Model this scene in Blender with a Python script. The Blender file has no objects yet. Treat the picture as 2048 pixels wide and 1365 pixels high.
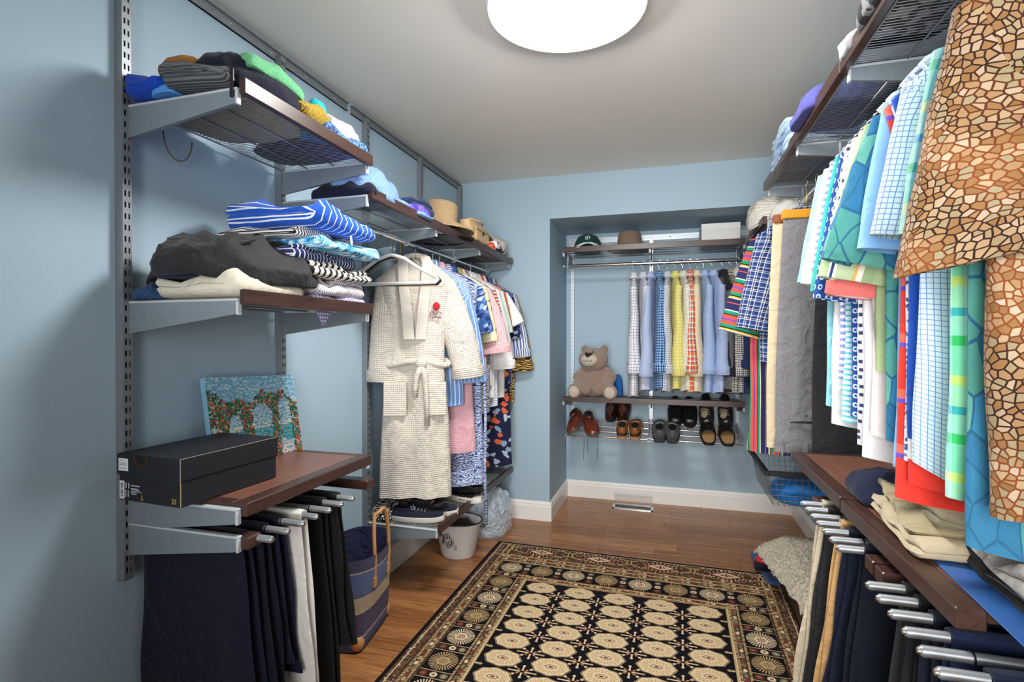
import bpy, math, random
from math import sin, cos, pi, radians
from mathutils import Vector, Matrix, noise

C = bpy.context.scene.collection
S = bpy.context.scene

# ------------------------------------------------------------------ camera, world, light, exposure
cam_d = bpy.data.cameras.new('camera')
cam_d.sensor_width = 36.0
cam_d.lens = 36.0 * 1055.0 / 2048.0
cam_d.clip_start = 0.02
cam = bpy.data.objects.new('camera', cam_d)
C.objects.link(cam)
cam.location = (0, 0, 1.30)
cam.rotation_euler = (radians(90 - 0.36), 0, radians(16.6))
S.camera = cam

w = bpy.data.worlds.new('world')
S.world = w
w.use_nodes = True
w.node_tree.nodes['Background'].inputs[0].default_value = (1.0, 0.97, 0.93, 1)
w.node_tree.nodes['Background'].inputs[1].default_value = 0.9

LIGHT_STRENGTH = 72.0
S.view_settings.view_transform = 'Standard'
S.view_settings.look = 'None'
S.view_settings.gamma = 1.0
S.view_settings.use_curve_mapping = False
S.view_settings.exposure = 0.0

# fill light added behind the camera to brighten the room and alcove
ar = bpy.data.lights.new('added_fill_light', 'AREA')
ar.shape = 'RECTANGLE'; ar.size = 1.0; ar.size_y = 1.6; ar.energy = 24; ar.spread = radians(75); ar.color = (1, 0.97, 0.94)
aro = bpy.data.objects.new('added_fill_light', ar)
C.objects.link(aro)
aro.location = (-0.1, -0.95, 1.5)
aro.rotation_euler = (radians(90), 0, 0)

# ------------------------------------------------------------------ helpers: colour and nodes
def lin(h):
    h = h.lstrip('#')
    out = []
    for i in (0, 2, 4):
        v = int(h[i:i+2], 16) / 255
        out.append(v / 12.92 if v <= 0.04045 else ((v + 0.055) / 1.055) ** 2.4)
    return (*out, 1)

class NT:
    """small expression helper over a node tree"""
    def __init__(s, m):
        s.m = m; s.t = m.node_tree; s.b = s.t.nodes['Principled BSDF']
        s._uv = None; s._obj = None
    def new(s, typ, **k):
        n = s.t.nodes.new(typ)
        for a, v in k.items(): setattr(n, a, v)
        return n
    def put(s, sock, v):
        if isinstance(v, bpy.types.NodeSocket): s.t.links.new(v, sock)
        elif isinstance(v, str): sock.default_value = lin(v)
        else: sock.default_value = v
    def uv(s):
        if s._uv is None:
            n = s.new('ShaderNodeUVMap'); n.uv_map = 'UVMap'
            sp = s.new('ShaderNodeSeparateXYZ')
            s.t.links.new(n.outputs[0], sp.inputs[0])
            s._uv = (sp.outputs[0], sp.outputs[1], n.outputs[0])
        return s._uv
    @property
    def U(s): return s.uv()[0]
    @property
    def V(s): return s.uv()[1]
    @property
    def UV(s): return s.uv()[2]
    def obj(s):
        if s._obj is None: s._obj = s.new('ShaderNodeTexCoord').outputs['Object']
        return s._obj
    def ma(s, op, a, b=0.0, c=0.0):
        n = s.new('ShaderNodeMath', operation=op)
        s.put(n.inputs[0], a); s.put(n.inputs[1], b)
        if op in ('MULTIPLY_ADD',): s.put(n.inputs[2], c)
        return n.outputs[0]
    def mix(s, f, a, b):
        n = s.new('ShaderNodeMix', data_type='RGBA')
        s.put(n.inputs[0], f); s.put(n.inputs[6], a); s.put(n.inputs[7], b)
        return n.outputs[2]
    def band(s, x, period, duty, off=0.0):
        f = s.ma('FRACT', s.ma('DIVIDE', s.ma('ADD', x, off), period))
        return s.ma('LESS_THAN', f, duty)
    def noise(s, scale, vec=None, detail=3.0, dist=0.0):
        n = s.new('ShaderNodeTexNoise')
        s.t.links.new(vec if vec is not None else s.obj(), n.inputs['Vector'])
        n.inputs['Scale'].default_value = scale; n.inputs['Detail'].default_value = detail
        n.inputs['Distortion'].default_value = dist
        return n
    def voro(s, scale, feature='F1', vec=None, rnd=1.0, dims='3D', metric='EUCLIDEAN'):
        n = s.new('ShaderNodeTexVoronoi', feature=feature, voronoi_dimensions=dims)
        s.t.links.new(vec if vec is not None else s.UV, n.inputs['Vector'])
        n.inputs['Scale'].default_value = scale; n.inputs['Randomness'].default_value = rnd
        return n
    def ramp(s, f, stops, const=False):
        n = s.new('ShaderNodeValToRGB')
        n.color_ramp.interpolation = 'CONSTANT' if const else 'LINEAR'
        e = n.color_ramp.elements
        while len(e) < len(stops): e.new(0.5)
        for i, (p, c) in enumerate(stops):
            e[i].position = p; e[i].color = lin(c)
        s.put(n.inputs[0], f)
        return n.outputs[0]
    def warp(s, vec, scale, amt):
        n = s.noise(scale, vec, 2.0)
        v = s.new('ShaderNodeVectorMath', operation='SUBTRACT')
        s.t.links.new(n.outputs['Color'], v.inputs[0]); v.inputs[1].default_value = (.5, .5, .5)
        v2 = s.new('ShaderNodeVectorMath', operation='SCALE')
        s.t.links.new(v.outputs[0], v2.inputs[0]); v2.inputs['Scale'].default_value = amt
        v3 = s.new('ShaderNodeVectorMath', operation='ADD')
        s.t.links.new(v2.outputs[0], v3.inputs[0]); s.t.links.new(vec, v3.inputs[1])
        return v3.outputs[0]
    def bump(s, h, strength, dist=0.01):
        n = s.new('ShaderNodeBump')
        n.inputs['Strength'].default_value = strength; n.inputs['Distance'].default_value = dist
        s.put(n.inputs['Height'], h)
        prev = s.b.inputs['Normal']
        if prev.links: s.t.links.new(prev.links[0].from_socket, n.inputs['Normal'])
        s.t.links.new(n.outputs[0], prev)
        return n

def base_mat(name, rough=0.5, metal=0.0, spec=0.5):
    m = bpy.data.materials.new(name); m.use_nodes = True
    n = NT(m)
    n.b.inputs['Roughness'].default_value = rough
    n.b.inputs['Metallic'].default_value = metal
    n.b.inputs['Specular IOR Level'].default_value = spec
    return m, n

def simple(name, col, rough=0.5, metal=0.0, spec=0.5, vary=0.06, nscale=30):
    m, n = base_mat(name, rough, metal, spec)
    nz = n.noise(nscale)
    c2 = tuple(min(1, v * (1 + vary * 3)) for v in lin(col)[:3]) + (1,)
    c1 = tuple(v * (1 - vary * 3) for v in lin(col)[:3]) + (1,)
    n.put(n.b.inputs['Base Color'], n.mix(nz.outputs[0], c1, c2))
    return m

FM = {}
def fab(name, fn, rough=0.88, wr=0.5, weave=0.12, sheen=0.15, wscale=14.0):
    """fabric: fn(n) -> colour; wrinkle bump and weave bump on top"""
    if name in FM: return FM[name]
    m, n = base_mat('fabric_' + name, rough, 0, 0.25)
    col = fn if isinstance(fn, str) else fn(n)
    if isinstance(fn, str): col = lin(fn)
    nz = n.noise(9.0)
    shade = n.ma('MULTIPLY_ADD', nz.outputs[0], 0.22, 0.89)
    mm = n.new('ShaderNodeMix', data_type='RGBA', blend_type='MULTIPLY')
    mm.inputs[0].default_value = 1.0
    n.put(mm.inputs[6], col)
    cc = n.new('ShaderNodeCombineColor')
    for i in range(3): n.t.links.new(shade, cc.inputs[i])
    n.t.links.new(cc.outputs[0], mm.inputs[7])
    n.t.links.new(mm.outputs[2], n.b.inputs['Base Color'])
    n.b.inputs['Sheen Weight'].default_value = sheen * .5
    n.b.inputs['Sheen Roughness'].default_value = 0.5
    if wr:
        w1 = n.noise(wscale, None, 4.0, 1.2)
        n.bump(w1.outputs[0], wr, 0.02)
    if weave:
        w2 = n.noise(450.0, None, 1.0)
        n.bump(w2.outputs[0], weave, 0.002)
    FM[name] = m
    return m

# ------------------------------------------------------------------ helpers: meshes
class MB:
    def __init__(s):
        s.v = []; s.f = []; s.uv = []; s.mi = []; s.mats = []
        s.cur = 0
    def vs(s, pts):
        i = len(s.v); s.v.extend(pts); return i
    def face(s, idx, uv=None):
        s.f.append(tuple(idx)); s.uv.append(uv); s.mi.append(s.cur)
    def box(s, a, b, M=None, taper=None):
        x0, y0, z0 = a; x1, y1, z1 = b
        p = [(x0,y0,z0),(x1,y0,z0),(x1,y1,z0),(x0,y1,z0),(x0,y0,z1),(x1,y0,z1),(x1,y1,z1),(x0,y1,z1)]
        if M is not None: p = [tuple(M @ Vector(q)) for q in p]
        i = s.vs(p)
        for q in ((3,2,1,0),(4,5,6,7),(0,1,5,4),(1,2,6,5),(2,3,7,6),(3,0,4,7)):
            P = [p[k] for k in q]
            n = max(range(3), key=lambda ax: -(max(r[ax] for r in P) - min(r[ax] for r in P)))
            ax = [k for k in range(3) if k != n]
            s.face([i + k for k in q], [(r[ax[0]], r[ax[1]]) for r in P])
        return s
    def bbox(s, a, b, r, M=None):
        """box with chamfered edges"""
        x0, y0, z0 = a; x1, y1, z1 = b
        st = s.v.__len__()
        rings = []
        for z, ins in ((z0, r), (z0 + r, 0), (z1 - r, 0), (z1, r)):
            X0, X1, Y0, Y1 = x0 + ins, x1 - ins, y0 + ins, y1 - ins
            k = r * 0.8
            if ins: k = r * .5
            ring = [(X0 + k, Y0, z), (X1 - k, Y0, z), (X1, Y0 + k, z), (X1, Y1 - k, z),
                    (X1 - k, Y1, z), (X0 + k, Y1, z), (X0, Y1 - k, z), (X0, Y0 + k, z)]
            if M is not None: ring = [tuple(M @ Vector(q)) for q in ring]
            rings.append(ring)
        s.loft(rings, True, True, uvscale=1)
        return s
    def loft(s, rings, cap0=False, cap1=False, closed=True, uvscale=1.0, u0=0.0, v0=0.0, uvs=None):
        n = len(rings[0]); idx = [s.vs(r) for r in rings]
        # uv: arc length along rings, cumulative distance between rings
        U = []; V = [v0]
        for r in rings:
            acc = [0.0]
            m_ = n if closed else n - 1
            for k in range(m_):
                a = r[k]; b = r[(k + 1) % n]
                acc.append(acc[-1] + math.dist(a, b))
            U.append([u0 + x for x in acc])
        for j in range(1, len(rings)):
            q = n // 4
            V.append(V[-1] + (math.dist(rings[j][0], rings[j-1][0]) + math.dist(rings[j][q], rings[j-1][q])) / 2)
        for j in range(len(rings) - 1):
            for k in range(n if closed else n - 1):
                k2 = (k + 1) % n
                uv = [(U[j][k], V[j]), (U[j][k+1], V[j]), (U[j+1][k+1], V[j+1]), (U[j+1][k], V[j+1])]
                if uvs: uv = [uvs[j][k], uvs[j][k+1], uvs[j+1][k+1], uvs[j+1][k]]
                s.face((idx[j] + k, idx[j] + k2, idx[j+1] + k2, idx[j+1] + k), uv)
        for cap, j, rev in ((cap0, 0, True), (cap1, len(rings) - 1, False)):
            if cap:
                ids = [idx[j] + k for k in range(n)]
                ex = [max(r[q] for r in rings[j]) - min(r[q] for r in rings[j]) for q in range(3)]
                ax = sorted(range(3), key=lambda q: -ex[q])[:2]; ax.sort()
                uv = [(rings[j][k][ax[0]], rings[j][k][ax[1]]) for k in range(n)]
                if rev: ids = ids[::-1]; uv = uv[::-1]
                s.face(ids, uv)
        return s
    def tube(s, pts, r, n=6, caps=True, closed=False):
        P = [Vector(p) for p in pts]; m_ = len(P)
        rr = r if isinstance(r, (list, tuple)) else [r] * m_
        up = None; rings = []
        for i in range(m_):
            if closed: t = P[(i+1) % m_] - P[i-1]
            else: t = P[min(i+1, m_-1)] - P[max(i-1, 0)]
            if t.length < 1e-9: t = Vector((0,0,1))
            t.normalize()
            if up is None:
                up = Vector((0,0,1)) if abs(t.z) < .9 else Vector((1,0,0))
            a = (up - t * up.dot(t))
            if a.length < 1e-6: a = t.orthogonal()
            a.normalize(); b = t.cross(a); up = a
            rings.append([tuple(P[i] + (a * cos(2*pi*k/n) + b * sin(2*pi*k/n)) * rr[i]) for k in range(n)])
        if closed: rings.append(rings[0]); caps = False
        s.loft(rings, caps, caps)
        return s
    def lathe(s, prof, n=24, c=(0,0,0), sx=1, sy=1, cap0=False, cap1=False, M=None):
        rings = []
        for r, z in prof:
            ring = [(c[0] + r*sx*cos(2*pi*k/n), c[1] + r*sy*sin(2*pi*k/n), c[2] + z) for k in range(n)]
            if M is not None: ring = [tuple(M @ Vector(q)) for q in ring]
            rings.append(ring)
        s.loft(rings, cap0, cap1); return s
    def ell(s, c, r, n=16, m=10, M=None, fn=None):
        rings = []
        for j in range(m + 1):
            ph = pi * j / m
            rad = max(1e-4, sin(ph))
            ring = []
            for k in range(n):
                a = 2*pi*k/n
                p = Vector((r[0]*rad*cos(a), r[1]*rad*sin(a), -r[2]*cos(ph)))
                if M is not None: p = M @ p
                p = p + Vector(c)
                if fn: p = fn(p)
                ring.append(tuple(p))
            rings.append(ring)
        s.loft(rings, True, True); return s
    def prism(s, poly, axis, a, b):
        """extrude a 2D polygon along axis ('x','y','z') from a to b"""
        def P(q, t):
            if axis == 'x': return (t, q[0], q[1])
            if axis == 'y': return (q[0], t, q[1])
            return (q[0], q[1], t)
        s.loft([[P(q, a) for q in poly], [P(q, b) for q in poly]], True, True); return s
    def mat(s, m):
        if m not in s.mats: s.mats.append(m)
        s.cur = s.mats.index(m); return s
    def mesh(s, name, mat=None, smooth=False, recalc=True):
        me = bpy.data.meshes.new(name)
        me.from_pydata(s.v, [], s.f)
        uvl = me.uv_layers.new(name='UVMap')
        flat = []
        for f, u in zip(s.f, s.uv):
            if u is None: u = [(s.v[i][0], s.v[i][2]) for i in f]
            for q in u: flat.extend((q[0], q[1]))
        uvl.data.foreach_set('uv', flat)
        if s.mats:
            for m in s.mats: me.materials.append(m)
            me.polygons.foreach_set('material_index', s.mi)
        elif mat: me.materials.append(mat)
        if smooth is not False:
            me.polygons.foreach_set('use_smooth', [True] * len(s.f))
        if recalc:
            import bmesh
            bm = bmesh.new(); bm.from_mesh(me)
            bmesh.ops.recalc_face_normals(bm, faces=bm.faces)
            bm.to_mesh(me); bm.free()
        if smooth not in (False, True):
            me.set_sharp_from_angle(angle=radians(smooth))
        me.update()
        return me
    def build(s, name, mat=None, parent=None, smooth=False, sub=0, loc=None, rotz=None, rot=None):
        o = bpy.data.objects.new(name, s.mesh(name, mat, smooth)); C.objects.link(o)
        if parent is not None: o.parent = parent
        if loc is not None: o.location = loc
        if rotz is not None: o.rotation_euler = (0, 0, rotz)
        if rot is not None: o.rotation_euler = rot
        if sub:
            md = o.modifiers.new('s', 'SUBSURF'); md.levels = sub; md.render_levels = sub
        return o

def thing(name, label, cat, loc=(0,0,0), rotz=0.0, group=None, rot=None):
    o = bpy.data.objects.new(name, None); C.objects.link(o)
    o.empty_display_size = 0.02
    o.location = loc; o.rotation_euler = rot if rot else (0, 0, rotz)
    o['label'] = label; o['category'] = cat
    if group: o['group'] = group
    return o
def tag(o, label, cat, group=None):
    o['label'] = label; o['category'] = cat
    if group: o['group'] = group
    return o
def struct(o): o['kind'] = 'structure'; return o
def stuff(o): o['kind'] = 'stuff'; return o
def nz(x, y, z=0.0): return noise.noise(Vector((x, y, z)))
def put_mesh(name, me, parent=None, loc=None, rot=None):
    o = bpy.data.objects.new(name, me); C.objects.link(o)
    if parent is not None: o.parent = parent
    if loc is not None: o.location = loc
    if rot is not None: o.rotation_euler = rot
    return o

# ------------------------------------------------------------------ materials: room and fittings
def wall_mat(name, col):
    m, n = base_mat(name, 0.62, 0, 0.35)
    a = n.noise(1.3, None, 3.0)
    n.put(n.b.inputs['Base Color'], n.mix(a.outputs[0], tuple(v*.97 for v in lin(col)[:3])+(1,), tuple(v*1.03 for v in lin(col)[:3])+(1,)))
    b = n.noise(220, None, 2.0); n.bump(b.outputs[0], 0.10, 0.003)
    return m
M_WALL = wall_mat('wall_paint_blue', '#A3BBCB')
M_CEIL = wall_mat('ceiling_paint', '#F4F0E6')
M_TRIM = simple('trim_white', '#EEECE8', 0.35, 0, .5, 0.01)
def steel(name, col, rough=0.38, metal=0.75):
    m, n = base_mat(name, rough, metal)
    a = n.noise(60, None, 4.0)
    n.put(n.b.inputs['Base Color'], n.mix(a.outputs[0], tuple(v*.88 for v in lin(col)[:3])+(1,), tuple(min(1,v*1.1) for v in lin(col)[:3])+(1,)))
    return m
M_STEEL = steel('platinum_steel', '#8F9499', 0.42, 0.55)
M_WIRE = steel('wire_steel', '#A3A6A9', 0.35, 0.7)
M_CHROME = steel('chrome', '#D8DADD', 0.12, 1.0)
M_BRACKET = steel('bracket_steel', '#8C98A0', 0.45, 0.45)
M_CAPM = simple('bracket_cap', '#B9C2C8', 0.4, 0, .5, 0.01)
def wood_mat(name, c1, c2, rough=0.32, sc=(60, 3, 60)):
    m, n = base_mat(name, rough, 0, 0.5)
    mp = n.new('ShaderNodeMapping'); n.t.links.new(n.obj(), mp.inputs[0]); mp.inputs['Scale'].default_value = sc
    a = n.noise(1.0, mp.outputs[0], 5.0, 1.0)
    n.put(n.b.inputs['Base Color'], n.ramp(a.outputs[0], [(0.3, c1), (0.7, c2)]))
    n.bump(a.outputs[0], 0.05, 0.002)
    return m
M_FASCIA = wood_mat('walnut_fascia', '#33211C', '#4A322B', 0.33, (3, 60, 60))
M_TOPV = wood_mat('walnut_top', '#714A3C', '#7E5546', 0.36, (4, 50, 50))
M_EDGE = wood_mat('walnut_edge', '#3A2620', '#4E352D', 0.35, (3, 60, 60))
M_DARK = simple('dark_plastic', '#141416', 0.5)

def floor_mat():
    m, n = base_mat('oak_plank', 0.30, 0, 0.5)
    oi = n.new('ShaderNodeObjectInfo')
    mp = n.new('ShaderNodeMapping'); n.t.links.new(n.obj(), mp.inputs[0]); mp.inputs['Scale'].default_value = (3, 40, 10)
    ad = n.new('ShaderNodeVectorMath', operation='ADD'); n.t.links.new(mp.outputs[0], ad.inputs[0])
    sc = n.new('ShaderNodeVectorMath', operation='SCALE'); sc.inputs['Scale'].default_value = 1.0
    cx = n.new('ShaderNodeCombineXYZ'); r100 = n.ma('MULTIPLY', oi.outputs['Random'], 97.0)
    n.t.links.new(r100, cx.inputs[0]); n.t.links.new(r100, cx.inputs[1])
    n.t.links.new(cx.outputs[0], ad.inputs[1])
    a = n.noise(1.0, ad.outputs[0], 6.0, 1.6)
    wv = n.new('ShaderNodeTexNoise'); n.t.links.new(ad.outputs[0], wv.inputs['Vector']); wv.inputs['Scale'].default_value = 6; wv.inputs['Detail'].default_value = 4
    g = n.ramp(a.outputs[0], [(0.30, '#93623C'), (0.5, '#B98150'), (0.72, '#CC9763')])
    g2 = n.mix(n.ma('MULTIPLY', n.ma('GREATER_THAN', wv.outputs[0], .56), .35), g, '#7E5030')
    tint = n.ramp(oi.outputs['Random'], [(0.0, '#B8AAA0'), (0.5, '#D8CEC4'), (1.0, '#F4EEE6')])
    mm = n.new('ShaderNodeMix', data_type='RGBA', blend_type='MULTIPLY'); mm.inputs[0].default_value = 0.8
    n.put(mm.inputs[6], g2); n.put(mm.inputs[7], tint)
    n.t.links.new(mm.outputs[2], n.b.inputs['Base Color'])
    n.bump(a.outputs[0], 0.06, 0.002)
    return m
M_FLOOR = floor_mat()

# ------------------------------------------------------------------ the room
LW, RW, BY, AY = -1.485, 0.875, 3.65, 4.285      # left wall, right wall, back wall, alcove back
AX0, AZ = -0.81, 2.14                              # alcove left side, alcove height
CEIL = 2.44; FY = -1.1
def slab(name, a, b, mat):
    return struct(MB().box(a, b).build(name, mat))
struct(MB().box((LW - .1, FY, -.1), (RW + .1, AY + .1, -0.012)).build('floor', simple('subfloor', '#2A1A10', .8)))
floor = bpy.data.objects['floor']
slab('ceiling', (LW - .1, FY, CEIL), (RW + .1, BY + .1, CEIL + .1), M_CEIL)
slab('wall_left', (LW - .1, FY, 0), (LW, BY, CEIL), M_WALL)
slab('wall_right', (RW, FY, 0), (RW + .1, AY, CEIL), M_WALL)
mb = MB()
mb.box((LW - .1, BY, 0), (AX0, BY + .1, CEIL))
mb.box((AX0, BY, AZ), (RW, BY + .1, CEIL))
struct(mb.build('wall_back', M_WALL))
slab('wall_alcove_left', (AX0 - .1, BY + .1, 0), (AX0, AY, AZ), M_WALL)
slab('wall_alcove_back', (AX0 - .1, AY, 0), (RW + .1, AY + .1, AZ + .1), M_WALL)
slab('ceiling_alcove', (AX0 - .1, BY + .1, AZ), (RW + .1, AY, AZ + .1), M_WALL)
mb = MB()                                           # wall behind the camera with its open doorway
mb.box((LW - .1, FY - .1, 0), (-.75, FY, CEIL)); mb.box((.45, FY - .1, 0), (RW + .1, FY, CEIL)); mb.box((-.75, FY - .1, 2.05), (.45, FY, CEIL))
struct(mb.build('wall_front', M_WALL))

# oak planks, one object each
random.seed(4)
plank_me = {}
pw = 0.083
row = 0; y = 0.62
while y < AY - 0.001:
    x = LW + (0 if row % 2 else 0) - random.uniform(0, .6)
    y1 = min(y + pw, AY)
    while x < RW:
        L = random.choice((0.6, 0.8, 1.0, 1.2, 1.4))
        xa, xb = max(x, LW), min(x + L, RW)
        if y > BY and xa < AX0 - 0.05: xa = AX0 - 0.0
        if xb - xa > 0.05 and xa < RW:
            o = MB().bbox((xa + .0006, y + .0006, -0.012), (xb - .0006, y1 - .0006, 0.0), 0.0012).build('plank', M_FLOOR, floor)
        x += L
    y += pw; row += 1
o = MB().box((LW, FY, -0.012), (RW, 0.62, -0.0005)).build('plank_field', M_FLOOR, floor)

# baseboards
def baseboard(name, p, q, nrm, h=0.135):
    """profile swept from p to q, nrm = inward normal"""
    prof = [(0, 0), (.016, 0), (.016, h - .035), (.012, h - .026), (.013, h - .018), (.008, h - .006), (.004, h), (0, h)]
    mb = MB(); rings = []
    for pt in (p, q):
        rings.append([(pt[0] + nrm[0]*a, pt[1] + nrm[1]*a, z + .0005) for a, z in prof])
    mb.loft(rings, True, True)
    return struct(mb.build(name, M_TRIM))
baseboard('baseboard_left', (LW, FY), (LW, BY), (1, 0))
baseboard('baseboard_back', (LW, BY), (AX0 + .0153, BY), (0, -1))
baseboard('baseboard_alcove_left', (AX0, BY - .0152), (AX0, AY), (1, 0))
baseboard('baseboard_alcove_back', (AX0, AY), (RW, AY), (0, -1))
baseboard('baseboard_right', (RW, FY), (RW, AY), (-1, 0))

# ceiling light
LX, LY = -0.33, 1.74
lt = thing('ceiling_light', 'large round white flush dome light glowing on the ceiling', 'light', (LX, LY, CEIL))
mb = MB(); mb.lathe([(0.0001, -.001), (.275, -.001), (.277, -.012), (.27, -.02), (0.0001, -.02)], 48)
mb.build('base_ring', M_TRIM, lt, smooth=30)
em = bpy.data.materials.new('lamp_glow'); em.use_nodes = True
nb = em.node_tree.nodes['Principled BSDF']
nb.inputs['Emission Color'].default_value = (1.0, 0.965, 0.92, 1); nb.inputs['Emission Strength'].default_value = LIGHT_STRENGTH
nb.inputs['Base Color'].default_value = (.9, .9, .9, 1)
mb = MB(); mb.lathe([(.238, -.046), (.234, -.056), (.212, -.072), (.160, -.088), (.085, -.096), (0.0001, -.098)], 40)
mb.build('glass_dome', em, lt, smooth=True)
mb = MB(); mb.lathe([(.246, -.018), (.264, -.018), (.267, -.044), (.262, -.050), (.243, -.048), (.238, -.044)], 40)
mb.build('trim_ring', M_TRIM, lt, smooth=30)

# ------------------------------------------------------------------ shelving: standards, tracks, brackets, shelves
def std_mesh(z0, z1, W=.026, D=.030):
    """slotted steel upright: U channel, its face pierced by two columns of slots"""
    mb = MB(); pitch = .032
    xs = [-W/2, -W/2+.005, -W/2+.010, W/2-.010, W/2-.005, W/2]
    zs = [z0]
    k = 0; z = z0 + .02
    while z + .016 < z1 - .01:
        zs += [z, z + .016]; z += pitch
    zs.append(z1)
    I = [[mb.vs([(x, D, zz)]) for x in xs] for zz in zs]
    for j in range(len(zs) - 1):
        for i in range(5):
            if j % 2 == 1 and i in (1, 3): continue
            mb.face((I[j][i], I[j][i+1], I[j+1][i+1], I[j+1][i]))
    for x, s in ((-W/2, 1), (W/2, -1)):
        a = mb.vs([(x, 0, z0), (x, D, z0), (x, D, z1), (x, 0, z1)]); mb.face((a, a+1, a+2, a+3))
        a = mb.vs([(x + s*.0015, 0, z0), (x + s*.0015, D-.001, z0), (x + s*.0015, D-.001, z1), (x + s*.0015, 0, z1)]); mb.face((a, a+1, a+2, a+3))
    a = mb.vs([(-W/2, .0005, z0), (W/2, .0005, z0), (W/2, .0005, z1), (-W/2, .0005, z1)]); mb.face((a, a+1, a+2, a+3))
    mb.box((-W/2, 0, z0), (W/2, D, z0 + .001)); mb.box((-W/2, 0, z1 - .001), (W/2, D, z1))
    return mb
M_STDA = steel('upright_bright', '#C3CCD4', 0.3, 0.6)
def standard(loc, rz, z0, z1, label, group, mat=M_STEEL):

    me = std_mesh(z0, z1).mesh('shelf_standard', mat, False, recalc=False)
    o = put_mesh('shelf_standard', me, None, loc, (0, 0, rz))
    return tag(o, label, 'shelf upright', group)
LY_ = [1.11, 1.735, 2.345, 2.95, 3.585]
names = ['foremost, holding the shoe box shelf', 'second from the front, behind the painting', 'third, left of the cream robe', 'fourth, behind the clothes and straw hat', 'last, in the far left corner']
for i, (yy, nm_) in enumerate(zip(LY_, names)):
    standard((LW, yy, 0), -pi/2, (.62, .62, .30, .30, .30)[i], 2.405, 'grey steel upright on the left wall, ' + nm_, 'left wall uprights')
RYs = [1.04, 1.65, 2.26, 2.87, 3.50]
nr = ['nearest the camera behind the brown mosaic print shirt', 'second from the front', 'middle one, behind the grey trousers', 'fourth, by the pillow shelf', 'last, in the far right corner']
for yy, nm_ in zip(RYs, nr):
    standard((RW, yy, 0), pi/2, .35, 2.405, 'grey steel upright on the right wall, ' + nm_, 'right wall uprights')
for xx, nm_ in zip((-.755, -.135, .49), ('beside the teddy bear', 'in the middle between the shoes', 'at the right end behind the shirts')):
    standard((xx, AY, 0), pi, .50, 2.09, 'bright slotted upright in the alcove, ' + nm_, 'alcove uprights', M_STDA)

def track(name, label, a, b, wall, group=None):
    """hang rail along a wall: a..b along the wall direction"""
    t = thing(name, label, 'wall rail', (0, 0, 0), 0, group)
    mb = MB()
    z0, z1 = 2.385, 2.425
    if wall == 'L': mb.box((LW, a, z0), (LW + .008, b, z1)); mb.box((LW, a, z1 - .006), (LW + .018, b, z1)); mb.box((LW, a, z0), (LW + .014, b, z0 + .004))
    if wall == 'R': mb.box((RW - .008, a, z0), (RW, b, z1)); mb.box((RW - .018, a, z1 - .006), (RW, b, z1))
    if wall == 'A': mb.box((a, AY - .008, 2.065), (b, AY, 2.105)); mb.box((a, AY - .014, 2.10), (b, AY, 2.106))
    mb.build('rail', M_STEEL if wall != 'A' else M_STDA, t)
    n = int((b - a) / .2)
    for k in range(n):
        s_ = a + (k + .5) * (b - a) / n
        sc = MB()
        if wall == 'L': sc.lathe([(.005, 0), (.0045, .003), (.0001, .004)], 8, M=Matrix.Translation((LW + .008, s_, 2.404)) @ Matrix.Rotation(pi/2, 4, 'Y'))
        elif wall == 'R': sc.lathe([(.005, 0), (.0045, .003), (.0001, .004)], 8, M=Matrix.Translation((RW - .008, s_, 2.404)) @ Matrix.Rotation(-pi/2, 4, 'Y'))
        else: sc.lathe([(.005, 0), (.0045, .003), (.0001, .004)], 8, M=Matrix.Translation((s_, AY - .008, 2.084)) @ Matrix.Rotation(pi/2, 4, 'X'))
        sc.build('screw', M_CHROME, t)
    return t
track('hang_rail', 'long grey steel rail under the ceiling on the left wall, near piece', -.6, 2.20, 'L', 'left ceiling rails')
track('hang_rail', 'shorter grey steel rail under the ceiling on the left wall, far piece beyond the gap', 2.235, 3.63, 'L', 'left ceiling rails')
track('hang_rail', 'grey steel rail under the ceiling on the right wall above the top shelf', -.6, 3.6, 'R')
track('hang_rail', 'bright steel rail at the back of the alcove above the hats', AX0 + .02, .80, 'A')

def bracket_me(D=.405, h0=.072, h1=.022, w=.011):
    mb = MB()
    prof = [(.028, -h0), (D - .01, -h1), (D, -h1 + .006), (D, .014), (.028, .014)]
    mb.prism(prof, 'x', -w/2, w/2)
    return mb.mesh('bracket', M_BRACKET)
BR = {}
def bracket(parent, x, D=.405, w=.012, z=0.0):
    k = (D, w)
    if k not in BR:
        BR[k] = bracket_me(D, w=w)
        mb = MB(); mb.bbox((-w/2 - .0025, .03, .013), (w/2 + .0025, D + .003, .020), .002)
        mb.bbox((-w/2 - .0015, D - .004, -.024), (w/2 + .0015, D + .003, .013), .002)
        BR[k, 'c'] = mb.mesh('bracket_cap', M_CAPM)
    b = put_mesh('bracket', BR[k], parent, (x, 0, z))
    put_mesh('bracket_cap', BR[k, 'c'], b)
    return b

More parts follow.
